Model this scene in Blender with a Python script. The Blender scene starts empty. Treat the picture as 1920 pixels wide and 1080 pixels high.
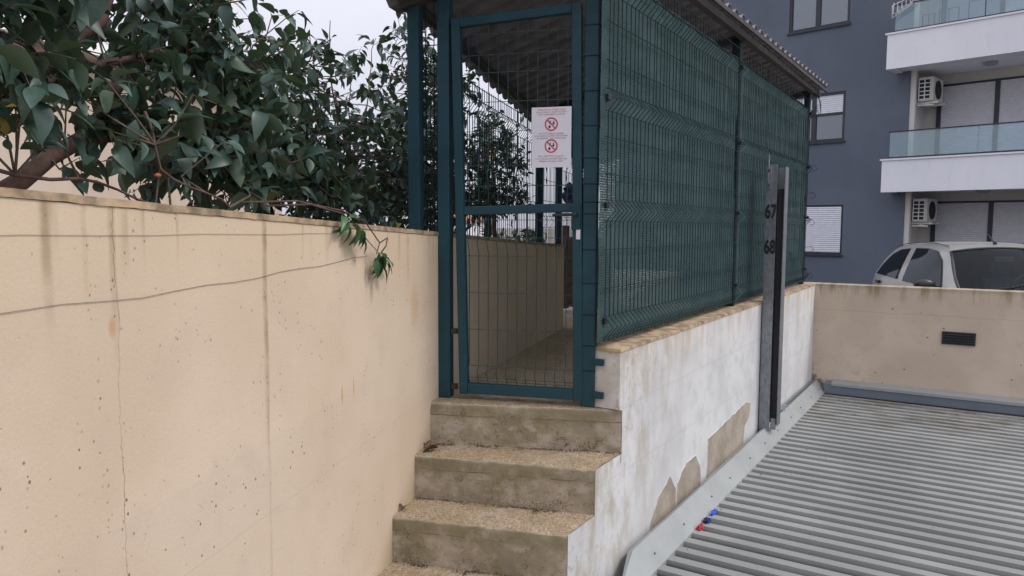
import bpy, bmesh, math, random
from mathutils import Vector, Matrix, noise
R = math.radians
random.seed(7)
S = bpy.context.scene
COL = S.collection

# ------------------------------------------------------------------ camera
CAM = Vector((0, 0, .87))
yaw, pitch, roll = R(32.0), math.atan(116/1400), R(.25)
fw = Vector((-math.sin(yaw)*math.cos(pitch), math.cos(yaw)*math.cos(pitch), -math.sin(pitch)))
rt = Vector((math.cos(yaw), math.sin(yaw), 0)); up = rt.cross(fw)
rt, up = rt*math.cos(roll)+up*math.sin(roll), up*math.cos(roll)-rt*math.sin(roll)
cd = bpy.data.cameras.new('camera'); cam = bpy.data.objects.new('camera', cd); COL.objects.link(cam)
m = Matrix((rt, up, -fw)).transposed().to_4x4(); m.translation = CAM
cam.matrix_world = m
cd.sensor_width = 36; cd.lens = 26.25; cd.clip_end = 2000; cd.clip_start = .02
S.camera = cam

# ------------------------------------------------------------------ world, sun, exposure
SUN_DIR = Vector((.75, .30, .95)).normalized()
elev = math.asin(SUN_DIR.z); azim = math.atan2(SUN_DIR.x, SUN_DIR.y)
W = bpy.data.worlds.new('World'); S.world = W; W.use_nodes = True
wn, wl = W.node_tree.nodes, W.node_tree.links
bg = wn['Background']
sky = wn.new('ShaderNodeTexSky'); sky.sky_type = 'NISHITA'; sky.sun_disc = False
sky.sun_elevation = elev; sky.sun_rotation = azim; sky.dust_density = 3.0; sky.air_density = 1.0; sky.ozone_density = 1.5
hs = wn.new('ShaderNodeHueSaturation'); hs.inputs['Saturation'].default_value = .30; hs.inputs['Value'].default_value = 1.0
wl.new(sky.outputs[0], hs.inputs['Color'])
tc = wn.new('ShaderNodeTexCoord'); nz = wn.new('ShaderNodeTexNoise'); nz.inputs['Scale'].default_value = 2.2; nz.inputs['Detail'].default_value = 6
wl.new(tc.outputs['Generated'], nz.inputs['Vector'])
rp = wn.new('ShaderNodeValToRGB'); rp.color_ramp.elements[0].position = .3; rp.color_ramp.elements[1].position = .7
rp.color_ramp.elements[0].color = (7.7, 7.8, 9.0, 1); rp.color_ramp.elements[1].color = (9.2, 9.3, 10.5, 1)
wl.new(nz.outputs[0], rp.inputs[0])
mx = wn.new('ShaderNodeMixRGB'); mx.inputs[0].default_value = .80
wl.new(hs.outputs[0], mx.inputs[1]); wl.new(rp.outputs[0], mx.inputs[2])
sp = wn.new('ShaderNodeSeparateXYZ'); wl.new(tc.outputs['Generated'], sp.inputs[0])
ov = wn.new('ShaderNodeMapRange'); ov.inputs[1].default_value = 0.0; ov.inputs[2].default_value = 1.0; ov.inputs[3].default_value = .80; ov.inputs[4].default_value = 1.75   # overcast sky: brightest overhead
wl.new(sp.outputs[2], ov.inputs[0])
mu = wn.new('ShaderNodeVectorMath'); mu.operation = 'SCALE'; wl.new(mx.outputs[0], mu.inputs[0]); wl.new(ov.outputs[0], mu.inputs['Scale'])
wl.new(mu.outputs[0], bg.inputs[0]); bg.inputs[1].default_value = .085
sd = bpy.data.lights.new('sun', 'SUN'); sd.energy = 1.05; sd.angle = R(14); sd.color = (1, .96, .90)
sun = bpy.data.objects.new('sun', sd); COL.objects.link(sun); sun.rotation_euler = SUN_DIR.to_track_quat('Z', 'Y').to_euler()
S.view_settings.view_transform = 'Standard'; S.view_settings.look = 'None'
S.view_settings.exposure = 0.38; S.view_settings.gamma = 1; S.view_settings.use_curve_mapping = False

# ------------------------------------------------------------------ node helper
class NT:
    def __init__(s, name):
        s.m = bpy.data.materials.new(name); s.m.use_nodes = True
        s.n, s.l = s.m.node_tree.nodes, s.m.node_tree.links
        s.b = s.n['Principled BSDF']; s.out = s.n['Material Output']
        s.geo = s.n.new('ShaderNodeNewGeometry'); s.pos = s.geo.outputs['Position']
        s.tc = s.n.new('ShaderNodeTexCoord'); s.obj = s.tc.outputs['Object']
        s.info = s.n.new('ShaderNodeObjectInfo')
    def inp(s, sock, v):
        if hasattr(v, 'is_linked') or hasattr(v, 'links'): s.l.new(v, sock)
        elif isinstance(v, (tuple, list)) and len(v) == 3 and sock.type == 'RGBA': sock.default_value = (*v, 1)
        else: sock.default_value = v
    def math(s, op, a, b=0.0, c=None, clamp=False):
        n = s.n.new('ShaderNodeMath'); n.operation = op; n.use_clamp = clamp
        s.inp(n.inputs[0], a); s.inp(n.inputs[1], b)
        if c is not None: s.inp(n.inputs[2], c)
        return n.outputs[0]
    def dot(s, v, d):
        n = s.n.new('ShaderNodeVectorMath'); n.operation = 'DOT_PRODUCT'; s.l.new(v, n.inputs[0]); n.inputs[1].default_value = d
        return n.outputs['Value']
    def vscale(s, v, sc):
        n = s.n.new('ShaderNodeVectorMath'); n.operation = 'MULTIPLY'; s.l.new(v, n.inputs[0]); n.inputs[1].default_value = sc
        return n.outputs[0]
    def comb(s, x, y, z):
        n = s.n.new('ShaderNodeCombineXYZ')
        for i, v in enumerate((x, y, z)): s.inp(n.inputs[i], v)
        return n.outputs[0]
    def sep(s, v):
        n = s.n.new('ShaderNodeSeparateXYZ'); s.l.new(v, n.inputs[0]); return n.outputs
    def noise(s, v, sc, det=4, rough=.55, dist=0):
        n = s.n.new('ShaderNodeTexNoise'); s.l.new(v, n.inputs['Vector']); n.inputs['Scale'].default_value = sc
        n.inputs['Detail'].default_value = det; n.inputs['Roughness'].default_value = rough; n.inputs['Distortion'].default_value = dist
        return n.outputs[0]
    def vor(s, v, sc, feat='F1', rnd=1.0):
        n = s.n.new('ShaderNodeTexVoronoi'); n.feature = feat; s.l.new(v, n.inputs['Vector']); n.inputs['Scale'].default_value = sc
        n.inputs['Randomness'].default_value = rnd
        return n.outputs['Distance'], n.outputs['Color'] if feat != 'DISTANCE_TO_EDGE' else None
    def rng(s, v, a, b, c=0.0, d=1.0, smooth=True):
        n = s.n.new('ShaderNodeMapRange'); s.inp(n.inputs[0], v); n.interpolation_type = 'SMOOTHSTEP' if smooth else 'LINEAR'
        n.inputs[1].default_value = a; n.inputs[2].default_value = b; n.inputs[3].default_value = c; n.inputs[4].default_value = d
        return n.outputs[0]
    def mix(s, f, a, b, mode='MIX'):
        n = s.n.new('ShaderNodeMixRGB'); n.blend_type = mode; s.inp(n.inputs[0], f); s.inp(n.inputs[1], a); s.inp(n.inputs[2], b)
        return n.outputs[0]
    def bump(s, h, strength=.3, dist=.01, prev=None):
        n = s.n.new('ShaderNodeBump'); n.inputs['Strength'].default_value = strength; n.inputs['Distance'].default_value = dist
        s.l.new(h, n.inputs['Height'])
        if prev is not None: s.l.new(prev, n.inputs['Normal'])
        s.l.new(n.outputs[0], s.b.inputs['Normal']); return n.outputs[0]
    def done(s, color=None, rough=.8, metal=0.0, spec=.5):
        if color is not None: s.inp(s.b.inputs['Base Color'], color)
        s.inp(s.b.inputs['Roughness'], rough); s.b.inputs['Metallic'].default_value = metal
        s.b.inputs['Specular IOR Level'].default_value = spec
        return s.m

def basic(name, col, rough=.6, metal=0.0, var=.15, scale=8.0, bump=0.0, spec=.5, bs=60):
    t = NT(name)
    n = t.noise(t.pos, scale, 5)
    c = t.mix(t.rng(n, .3, .7), tuple(x*(1-var) for x in col), tuple(min(1, x*(1+var)) for x in col))
    if bump: t.bump(t.noise(t.pos, bs, 4), bump, .004)
    return t.done(c, rough, metal, spec)

# frame of the left wall / enclosure front
A = Vector((-2.298, 2.976, 0)); U = Vector((.957, .290, 0)).normalized(); WD = Vector((-U.y, U.x, 0))
WL = Vector((-.255, .967, 0)).normalized(); UL = Vector((WL.y, -WL.x, 0))   # left wall direction

def mat_left_wall():
    t = NT('painted_concrete_beige')
    sx = t.dot(t.pos, tuple(WL)); z = t.sep(t.pos)[2]; t0 = WL.dot(A)
    s = t.math('SUBTRACT', sx, t0)
    top = t.math('SUBTRACT', .977, t.math('MULTIPLY', t.sep(t.pos)[1], .0475))
    dep = t.math('SUBTRACT', top, z)          # distance below the top edge
    big = t.noise(t.pos, 1.3, 4); med = t.noise(t.pos, 5, 6, .6)
    c = t.mix(t.rng(big, .35, .65), (.62, .49, .358), (.68, .555, .42))
    c = t.mix(t.rng(med, .45, .80, 0, .6), c, (.57, .455, .345))
    # pinker and greyer lower down, yellower near the top (old paint)
    c = t.mix(t.math('MULTIPLY', t.rng(t.math('ADD', dep, t.math('MULTIPLY', med, .3)), .05, .55, 1, 0), .45), c, (.66, .51, .34))
    # second coat boundary: slanted straight edge
    edge = t.math('SUBTRACT', z, t.math('ADD', .295, t.math('MULTIPLY', s, .085)))
    c = t.mix(t.rng(edge, -.006, .006, .10, 0), c, (.46, .38, .33))
    edge2 = t.math('ABSOLUTE', t.math('SUBTRACT', z, t.math('ADD', t.math('ADD', .03, t.math('MULTIPLY', t.noise(t.pos, 3), .02)), t.math('MULTIPLY', s, .08))))
    c = t.mix(t.rng(edge2, 0, .004, .22, 0), c, (.40, .32, .27))
    # stains running down from the top
    sv = t.comb(t.math('MULTIPLY', s, 14), t.math('MULTIPLY', z, .8), 0)
    st = t.noise(sv, 1.0, 3)
    f = t.math('MULTIPLY', t.rng(st, .56, .74), t.rng(dep, 0, .22, .75, 0))
    c = t.mix(f, c, (.34, .24, .13))
    for (cs, w, ln, k) in [(-2.20, .020, .40, .75), (-2.10, .012, .30, .5), (-2.02, .016, .50, .6), (-1.42, .018, .95, .9), (-1.415, .009, 3.0, .35), (-.75, .010, .4, .35), (-.35, .022, .35, .45), (-1.80, .008, .25, .4), (-.10, .03, .5, .25), (-1.20, .010, .2, .4), (-.55, .008, .25, .4)]:
        wob = t.math('MULTIPLY', t.math('SUBTRACT', t.noise(t.comb(cs, t.math('MULTIPLY', z, 2), 0), 2.5), .5), .03)
        d = t.math('ABSOLUTE', t.math('SUBTRACT', t.math('ADD', s, wob), cs))
        f = t.math('MULTIPLY', t.rng(d, w*.15, w, k, 0), t.rng(dep, 0, ln, 1, .0))
        f = t.math('MULTIPLY', f, t.rng(t.noise(t.pos, 12, 4), .3, .6, .35, 1))
        c = t.mix(f, c, (.30, .22, .13))
    # rusty patches
    for (cs, cz, rs, rz, k) in [(-.28, .50, .05, .12, .35), (-.95, .22, .008, .045, .7), (-.86, .23, .007, .045, .6), (-2.03, .62, .012, .03, .6)]:
        q = t.math('ADD', t.math('POWER', t.math('DIVIDE', t.math('SUBTRACT', s, cs), rs), 2.0), t.math('POWER', t.math('DIVIDE', t.math('SUBTRACT', z, cz), rz), 2.0))
        c = t.mix(t.rng(q, 0, 1.3, k, 0), c, (.55, .28, .12))
    # dirt and algae at the foot, beside the steps
    foot = t.math('ADD', t.math('ADD', t.math('SUBTRACT', z, t.math('MULTIPLY', t.math('MINIMUM', s, 0.0), .95)), t.rng(s, 0.02, .06, 0, 1)), t.math('MULTIPLY', med, .12))
    c = t.mix(t.rng(foot, -.03, .17, .55, 0), c, (.33, .27, .15))
    # pits
    d1, c1 = t.vor(t.vscale(t.pos, (1, 1, .7)), 60); keep = t.rng(t.sep(c1)[0], .70, .72, 0, 1); cl = t.math('MAXIMUM', t.rng(t.noise(t.pos, 4.5, 3), .50, .62), t.math('MULTIPLY', t.rng(t.math('ABSOLUTE', t.math('ADD', s, 2.0)), .02, .12, .8, 0), t.rng(t.noise(t.pos, 7, 3), .40, .52)))
    pit = t.math('MULTIPLY', t.math('MULTIPLY', t.rng(t.math('ADD', d1, t.math('MULTIPLY', t.sep(c1)[1], .14)), .14, .30, 1, 0), keep), t.math('MAXIMUM', cl, .0))
    d2, c2 = t.vor(t.vscale(t.pos, (1, 1, .55)), 110); keep2 = t.rng(t.sep(c2)[0], .90, .92, 0, 1); cl2 = t.rng(t.noise(t.pos, 5.0, 2), .50, .62)
    pit2 = t.math('MULTIPLY', t.math('MULTIPLY', t.rng(d2, .15, .32, 1, 0), keep2), cl2)
    pits = t.math('MAXIMUM', pit, t.math('MULTIPLY', pit2, .8))
    c = t.mix(t.math('MULTIPLY', pits, .85), c, (.13, .095, .06))
    c = t.mix(t.rng(t.noise(t.pos, 170, 4, .75), .52, .72, 0, .28), c, (.40, .31, .23))
    # hairline crack
    cw = t.math('ADD', t.math('MULTIPLY', t.math('SUBTRACT', t.noise(t.comb(3.1, 0, t.math('MULTIPLY', z, 1)), 5, 9, .75), .5), .06), -2.012)
    cr = t.math('ABSOLUTE', t.math('SUBTRACT', s, cw))
    crf = t.rng(cr, .0004, .0016, 1, 0)
    c = t.mix(t.math('MULTIPLY', crf, t.rng(t.noise(t.pos, 9), .38, .60, .10, .75)), c, (.16, .12, .08))
    h = t.math('ADD', t.math('MULTIPLY', t.noise(t.pos, 110, 6, .7), .6), t.math('MULTIPLY', t.noise(t.pos, 5, 3), .35))
    h = t.math('SUBTRACT', h, t.math('ADD', t.math('MULTIPLY', pits, 1.2), t.math('MULTIPLY', crf, .8)))
    t.bump(h, .35, .006)
    return t.done(c, .9, spec=.25)

def mat_concrete(name, c1, c2, moss=(.14, .13, .06), grit=.5, top=False):
    t = NT(name)
    a = t.noise(t.pos, 4, 5); b = t.noise(t.pos, 14, 6, .65)
    c = t.mix(t.rng(a, .35, .65), c1, c2)
    c = t.mix(t.rng(b, .45, .75, 0, .5), c, tuple(x*.72 for x in c1))
    nz_ = t.sep(t.geo.outputs['Normal'])[2]
    up_ = t.rng(nz_, .5, .8)
    # coarse exposed aggregate on the treads
    d, cc = t.vor(t.pos, 210)
    g = t.sep(cc)[0]
    agg = t.mix(g, (.36, .26, .155), (.86, .68, .47))
    c = t.mix(t.math('MULTIPLY', up_, .75), c, agg)
    c = t.mix(t.math('MULTIPLY', t.rng(t.noise(t.pos, 7, 4), .42, .62), t.math('MULTIPLY', up_, .40)), c, (.42, .29, .16))
    # moss on risers
    mo = t.math('MULTIPLY', t.rng(t.noise(t.pos, 5.5, 6, .65), .40, .60), t.rng(nz_, .3, .6, .85, .15))
    c = t.mix(mo, c, moss)
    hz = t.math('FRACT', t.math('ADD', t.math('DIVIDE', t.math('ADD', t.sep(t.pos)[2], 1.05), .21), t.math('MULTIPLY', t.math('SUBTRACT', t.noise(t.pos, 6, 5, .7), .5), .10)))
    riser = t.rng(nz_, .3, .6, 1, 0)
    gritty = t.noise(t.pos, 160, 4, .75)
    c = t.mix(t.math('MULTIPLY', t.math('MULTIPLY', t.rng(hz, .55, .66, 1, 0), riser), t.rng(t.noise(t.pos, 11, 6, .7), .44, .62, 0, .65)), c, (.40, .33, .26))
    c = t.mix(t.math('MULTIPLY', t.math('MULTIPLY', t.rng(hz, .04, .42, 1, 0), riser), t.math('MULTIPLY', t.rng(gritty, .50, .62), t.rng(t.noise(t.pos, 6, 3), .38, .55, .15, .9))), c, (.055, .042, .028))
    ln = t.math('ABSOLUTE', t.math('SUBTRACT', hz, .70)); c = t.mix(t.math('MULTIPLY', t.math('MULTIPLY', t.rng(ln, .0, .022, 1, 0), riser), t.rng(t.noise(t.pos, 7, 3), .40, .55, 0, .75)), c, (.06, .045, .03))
    c = t.mix(t.math('MULTIPLY', t.rng(t.noise(t.pos, 130, 4, .8), .40, .62, .55, 0), t.math('MULTIPLY', up_, grit*1.6)), c, (.10, .075, .05))
    c = t.mix(t.math('MULTIPLY', t.rng(t.noise(t.pos, 260, 2, .8), .60, .72, 0, .7), t.math('MULTIPLY', up_, grit*1.6)), c, (.70, .62, .50))
    c = t.mix(t.math('MULTIPLY', t.rng(t.noise(t.pos, 48, 5, .75), .50, .64, 0, .55), up_), c, (.15, .11, .07))
    c = t.mix(t.math('MULTIPLY', t.rng(t.noise(t.pos, 62, 4, .75), .58, .68, 0, .45), up_), c, (.72, .62, .50))
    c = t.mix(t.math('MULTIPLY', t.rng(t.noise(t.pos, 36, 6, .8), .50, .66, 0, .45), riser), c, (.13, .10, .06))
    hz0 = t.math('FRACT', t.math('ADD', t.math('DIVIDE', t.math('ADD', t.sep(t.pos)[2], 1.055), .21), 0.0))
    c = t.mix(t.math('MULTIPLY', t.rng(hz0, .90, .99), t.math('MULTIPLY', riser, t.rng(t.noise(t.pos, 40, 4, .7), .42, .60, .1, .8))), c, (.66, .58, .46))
    c = t.mix(t.math('MULTIPLY', t.rng(t.noise(t.pos, 3.2, 6, .6), .50, .66, 0, .55), riser), c, (.29, .25, .19))
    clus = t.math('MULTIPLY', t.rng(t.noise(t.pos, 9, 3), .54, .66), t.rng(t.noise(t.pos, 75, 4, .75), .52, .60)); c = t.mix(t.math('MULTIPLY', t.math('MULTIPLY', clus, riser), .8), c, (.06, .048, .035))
    c = t.mix(t.math('MULTIPLY', t.math('MULTIPLY', t.rng(t.math('ADD', hz, t.math('MULTIPLY', t.math('SUBTRACT', t.noise(t.pos, 9, 5, .65), .5), .9)), .45, .85), riser), t.rng(t.noise(t.pos, 5, 5, .65), .36, .55, .15, .75)), c, (.225, .19, .115))
    pale = t.math('MULTIPLY', t.rng(t.noise(t.vscale(t.pos, (1, 1, 1.6)), 8.5, 4), .53, .64), t.rng(hz, .55, .75, .65, .15))
    c = t.mix(pale, c, (.46, .40, .33))
    d1, c1_ = t.vor(t.pos, 95); keep = t.rng(t.sep(c1_)[0], .80, .84); cl = t.rng(t.noise(t.pos, 8, 2), .48, .60)
    pit = t.math('MULTIPLY', t.math('MULTIPLY', t.rng(d1, .1, .35, 1, 0), keep), cl)
    c = t.mix(t.math('MULTIPLY', pit, .8), c, (.05, .04, .028))
    h = t.math('ADD', t.math('MULTIPLY', t.noise(t.pos, 45, 6, .7), .9), t.math('MULTIPLY', t.math('MULTIPLY', d, 2.0), up_))
    h = t.math('SUBTRACT', h, t.math('MULTIPLY', pit, 1.5))
    t.bump(h, .6*grit*2, .006)
    return t.done(c, .95, spec=.2)

def mat_white_wall():
    t = NT('white_painted_render')
    p = t.sep(t.pos); y, z = p[1], p[2]
    a = t.noise(t.pos, 2.5, 5); b = t.noise(t.pos, 9, 6, .6)
    c = t.mix(t.rng(a, .35, .65), (.575, .57, .562), (.67, .665, .655))
    c = t.mix(t.rng(b, .46, .70, 0, .55), c, (.50, .495, .50))
    # board marks (horizontal lifts) and vertical joints
    wob = t.math('MULTIPLY', t.noise(t.pos, 3), .02)
    for zz in (.02, -.30):
        d = t.math('ABSOLUTE', t.math('ADD', t.math('SUBTRACT', z, zz), wob)); c = t.mix(t.rng(d, 0, .012, .22, 0), c, (.45, .42, .40))
    # rust and dirt running down from the top
    dep = t.math('SUBTRACT', .294, z)
    st = t.noise(t.comb(t.math('MULTIPLY', y, 9), t.math('MULTIPLY', z, .9), 0), 1.0, 4)
    f = t.math('MULTIPLY', t.rng(st, .42, .70), t.rng(dep, -.02, .32, .85, 0))
    c = t.mix(f, c, (.56, .42, .27))
    c = t.mix(t.rng(t.math('ADD', dep, t.math('MULTIPLY', b, .09)), .015, .085, .6, 0), c, (.50, .38, .25))
    # streaks by the far corner
    f = t.math('MULTIPLY', t.rng(t.noise(t.comb(t.math('MULTIPLY', y, 16), t.math('MULTIPLY', z, .5), 3), 1.0, 3), .52, .66), t.math('MULTIPLY', t.rng(y, 6.4, 7.6), t.rng(dep, 0, .9, .7, 0)))
    c = t.mix(f, c, (.48, .39, .25))
    # grime near the stairs
    near = t.math('ADD', y, t.math('MULTIPLY', z, -.65))
    f = t.math('MULTIPLY', t.rng(t.noise(t.vscale(t.pos, (1, 3, 1.2)), 3.2, 6, .65), .42, .66), t.rng(near, 3.45, 4.4, .85, .0))
    c = t.mix(f, c, (.44, .39, .30))
    f = t.math('MULTIPLY', t.rng(t.noise(t.pos, 28, 4), .55, .7), t.rng(near, 3.2, 3.8, .5, 0)); c = t.mix(f, c, (.30, .27, .22))
    e = t.rng(t.math('ADD', z, t.math('MULTIPLY', b, .1)), -.74, -.62, .25, 0); c = t.mix(e, c, (.40, .40, .43))
    t.bump(t.math('ADD', t.math('MULTIPLY', t.noise(t.pos, 70, 4), .3), t.noise(t.pos, 7, 4)), .35, .006)
    return t.done(c, .85, spec=.25)

def mat_far_wall():
    t = NT('weathered_beige_render')
    p = t.sep(t.pos); x, z = p[0], p[2]
    a = t.noise(t.pos, 1.8, 5); b = t.noise(t.pos, 8, 6, .65)
    c = t.mix(t.rng(a, .35, .65), (.56, .455, .355), (.64, .53, .42))
    c = t.mix(t.rng(b, .5, .75, 0, .5), c, (.48, .385, .295))
    dep = t.math('SUBTRACT', .30, z)
    st = t.noise(t.comb(t.math('MULTIPLY', x, 9), t.math('MULTIPLY', z, 1.4), 1), 1.0, 5, .65)
    f = t.math('MULTIPLY', t.rng(st, .45, .68), t.rng(dep, 0, .20, .85, 0)); c = t.mix(f, c, (.24, .19, .10))
    c = t.mix(t.rng(t.math('ADD', dep, t.math('MULTIPLY', b, .1)), .03, .11, .65, 0), c, (.24, .195, .115))
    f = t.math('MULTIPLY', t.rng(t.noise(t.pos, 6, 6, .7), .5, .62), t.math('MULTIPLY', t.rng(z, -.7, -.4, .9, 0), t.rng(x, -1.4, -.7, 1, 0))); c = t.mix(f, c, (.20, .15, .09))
    e = t.math('ABSOLUTE', t.math('SUBTRACT', z, t.math('ADD', .02, t.math('MULTIPLY', t.noise(t.pos, 4), .03)))); c = t.mix(t.rng(e, 0, .01, .2, 0), c, (.32, .25, .18))
    d1, c1 = t.vor(t.pos, 16); keep = t.rng(t.sep(c1)[0], .86, .88); pit = t.math('MULTIPLY', t.rng(d1, .08, .2, 1, 0), keep)
    c = t.mix(t.math('MULTIPLY', pit, .75), c, (.14, .10, .06))
    t.bump(t.math('ADD', t.math('MULTIPLY', t.noise(t.pos, 50, 5), .4), t.noise(t.pos, 6, 3)), .35, .008)
    return t.done(c, .9, spec=.2)

def mat_metal_paint(name, col, rough=.42, dirt=.25, var=.08):
    t = NT(name)
    a = t.noise(t.pos, 3, 4); b = t.noise(t.pos, 22, 5, .65)
    c = t.mix(t.rng(a, .3, .7), tuple(x*(1-var) for x in col), tuple(x*(1+var) for x in col))
    c = t.mix(t.rng(b, .55, .75, 0, dirt), c, tuple(x*.55 for x in col))
    chip = t.math('MULTIPLY', t.rng(t.noise(t.pos, 55, 5, .8), .66, .70), t.rng(t.noise(t.pos, 4, 2), .5, .62))
    c = t.mix(t.math('MULTIPLY', chip, .6), c, (.16, .10, .07))
    t.bump(t.noise(t.pos, 120, 3), .08, .002)
    return t.done(c, t.rng(b, .3, .7, rough-.06, rough+.12), 0, .35)

def mat_galv():
    t = NT('galvanised_steel')
    d, cc = t.vor(t.vscale(t.pos, (1, 1, .6)), 60)
    a = t.noise(t.pos, 4, 5)
    c = t.mix(t.sep(cc)[0], (.20, .22, .24), (.29, .31, .33))
    c = t.mix(t.rng(a, .4, .7, 0, .5), c, (.16, .18, .20))
    return t.done(c, .42, .55)

def mat_roof():
    t = NT('grey_coated_roof_sheet')
    p = t.sep(t.pos); x, y = p[0], p[1]
    a = t.noise(t.pos, 1.2, 5); b = t.noise(t.vscale(t.pos, (.35, 2.2, 1)), 9, 6, .6)
    c = t.mix(t.rng(a, .35, .65), (.25, .255, .245), (.325, .33, .315))
    c = t.mix(t.rng(b, .5, .72, 0, .35), c, (.26, .265, .25))
    # lichen and leaf dirt towards the back gutter
    f = t.math('MULTIPLY', t.rng(t.noise(t.vscale(t.pos, (.6, 2, 1)), 7, 7, .7), .46, .62), t.rng(t.math('ADD', y, t.math('MULTIPLY', t.noise(t.pos, 2), .6)), 6.9, 7.7, 0, .75))
    c = t.mix(f, c, (.16, .135, .085))
    d1, c1 = t.vor(t.pos, 14); keep = t.rng(t.sep(c1)[0], .90, .92); c = t.mix(t.math('MULTIPLY', t.math('MULTIPLY', t.rng(d1, .04, .13, 1, 0), keep), .7), c, (.10, .09, .07))
    # dirt in the valleys, with the shade of overlaps and rib feet painted in
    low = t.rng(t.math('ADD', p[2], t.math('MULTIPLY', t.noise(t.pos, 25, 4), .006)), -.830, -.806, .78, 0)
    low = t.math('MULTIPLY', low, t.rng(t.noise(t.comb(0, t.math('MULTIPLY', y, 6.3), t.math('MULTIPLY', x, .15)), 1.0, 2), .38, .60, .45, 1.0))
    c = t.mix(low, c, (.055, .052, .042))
    t.bump(t.noise(t.pos, 30, 3), .1, .003)
    return t.done(c, .50, .05, .4)

def mat_leaf(name, c1, c2, back, rough=.38):
    t = NT(name)
    r = t.info.outputs['Random']
    isl = t.geo.outputs['Random Per Island']
    rr = t.math('FRACT', t.math('ADD', r, isl))
    c = t.mix(rr, c1, c2)
    n = t.noise(t.pos, 60, 3); c = t.mix(t.rng(n, .4, .7, 0, .35), c, tuple(x*.7 for x in c1))
    c = t.mix(t.rng(rr, .992, .997), c, (.30, .22, .04))
    c = t.mix(t.geo.outputs['Backfacing'], c, back)
    t.inp(t.b.inputs['Base Color'], c); t.b.inputs['Roughness'].default_value = rough; t.b.inputs['Specular IOR Level'].default_value = .5
    tr = t.n.new('ShaderNodeBsdfTranslucent'); t.l.new(t.mix(.5, c, (.07, .14, .02)), tr.inputs[0])
    ms = t.n.new('ShaderNodeMixShader'); ms.inputs[0].default_value = .14
    t.l.new(t.b.outputs[0], ms.inputs[1]); t.l.new(tr.outputs[0], ms.inputs[2]); t.l.new(ms.outputs[0], t.out.inputs[0])
    return t.m

def mat_net():
    t = NT('green_shade_netting')
    p = t.sep(t.pos); y, z = p[1], p[2]
    # knitted rows: holes in fine horizontal rows, uneven cover along the cloth
    rows = t.math('SINE', t.math('MULTIPLY', t.math('ADD', z, t.math('MULTIPLY', t.noise(t.pos, 3, 2), .02)), 2*math.pi/.012))
    strand = t.noise(t.comb(t.math('MULTIPLY', y, 60), t.math('MULTIPLY', z, 260), 0), 1.0, 3, .7)
    cover = t.noise(t.comb(t.math('MULTIPLY', y, 2.5), t.math('MULTIPLY', z, 4), 0), 1.0, 6, .65)
    c = t.mix(t.rng(strand, .35, .68), (.022, .062, .066), (.095, .180, .185))
    c = t.mix(t.rng(cover, .40, .65, 0, .5), c, (.105, .18, .185))
    hole = t.rng(t.math('ADD', t.math('MULTIPLY', rows, .18), t.math('ADD', strand, t.math('MULTIPLY', cover, -.35))), .40, .62)
    alpha = t.math('SUBTRACT', 1.0, t.math('MULTIPLY', hole, .48))
    t.inp(t.b.inputs['Base Color'], c); t.b.inputs['Roughness'].default_value = .7
    tr = t.n.new('ShaderNodeBsdfTranslucent'); t.l.new(c, tr.inputs[0])
    m1 = t.n.new('ShaderNodeMixShader'); m1.inputs[0].default_value = .45
    t.l.new(t.b.outputs[0], m1.inputs[1]); t.l.new(tr.outputs[0], m1.inputs[2])
    tp = t.n.new('ShaderNodeBsdfTransparent'); m2 = t.n.new('ShaderNodeMixShader')
    t.l.new(alpha, m2.inputs[0]); t.l.new(tp.outputs[0], m2.inputs[1]); t.l.new(m1.outputs[0], m2.inputs[2]); t.l.new(m2.outputs[0], t.out.inputs[0])
    return t.m

def mat_glass(name, tint=(.75, .88, .9), gloss=.25, opac=.25, dcol=(.35, .5, .55), ior=1.5):
    t = NT(name)
    g = t.n.new('ShaderNodeBsdfGlossy'); g.inputs['Roughness'].default_value = .03; g.inputs[0].default_value = (.9, .95, 1, 1)
    tp = t.n.new('ShaderNodeBsdfTransparent'); tp.inputs[0].default_value = (*tint, 1)
    df = t.n.new('ShaderNodeBsdfDiffuse'); df.inputs[0].default_value = (*dcol, 1)
    m0 = t.n.new('ShaderNodeMixShader'); m0.inputs[0].default_value = opac; t.l.new(tp.outputs[0], m0.inputs[1]); t.l.new(df.outputs[0], m0.inputs[2])
    fr = t.n.new('ShaderNodeFresnel'); fr.inputs[0].default_value = ior
    m1 = t.n.new('ShaderNodeMixShader'); t.l.new(t.math('ADD', t.math('MULTIPLY', fr.outputs[0], .9), gloss, clamp=True), m1.inputs[0])
    t.l.new(m0.outputs[0], m1.inputs[1]); t.l.new(g.outputs[0], m1.inputs[2]); t.l.new(m1.outputs[0], t.out.inputs[0])
    return t.m

def mat_plaster(name, c1, c2, sc=1.5, rough=.85, bump=.15):
    t = NT(name)
    a = t.noise(t.pos, sc*.4, 5); b = t.noise(t.vscale(t.pos, (1, 1, .35)), sc*4, 5, .6)
    c = t.mix(t.rng(a, .35, .65), c1, c2); c = t.mix(t.rng(b, .5, .75, 0, .22), c, tuple(x*.75 for x in c1))
    t.bump(t.noise(t.pos, 40, 4), bump, .01)
    return t.done(c, rough, spec=.25)

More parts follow.
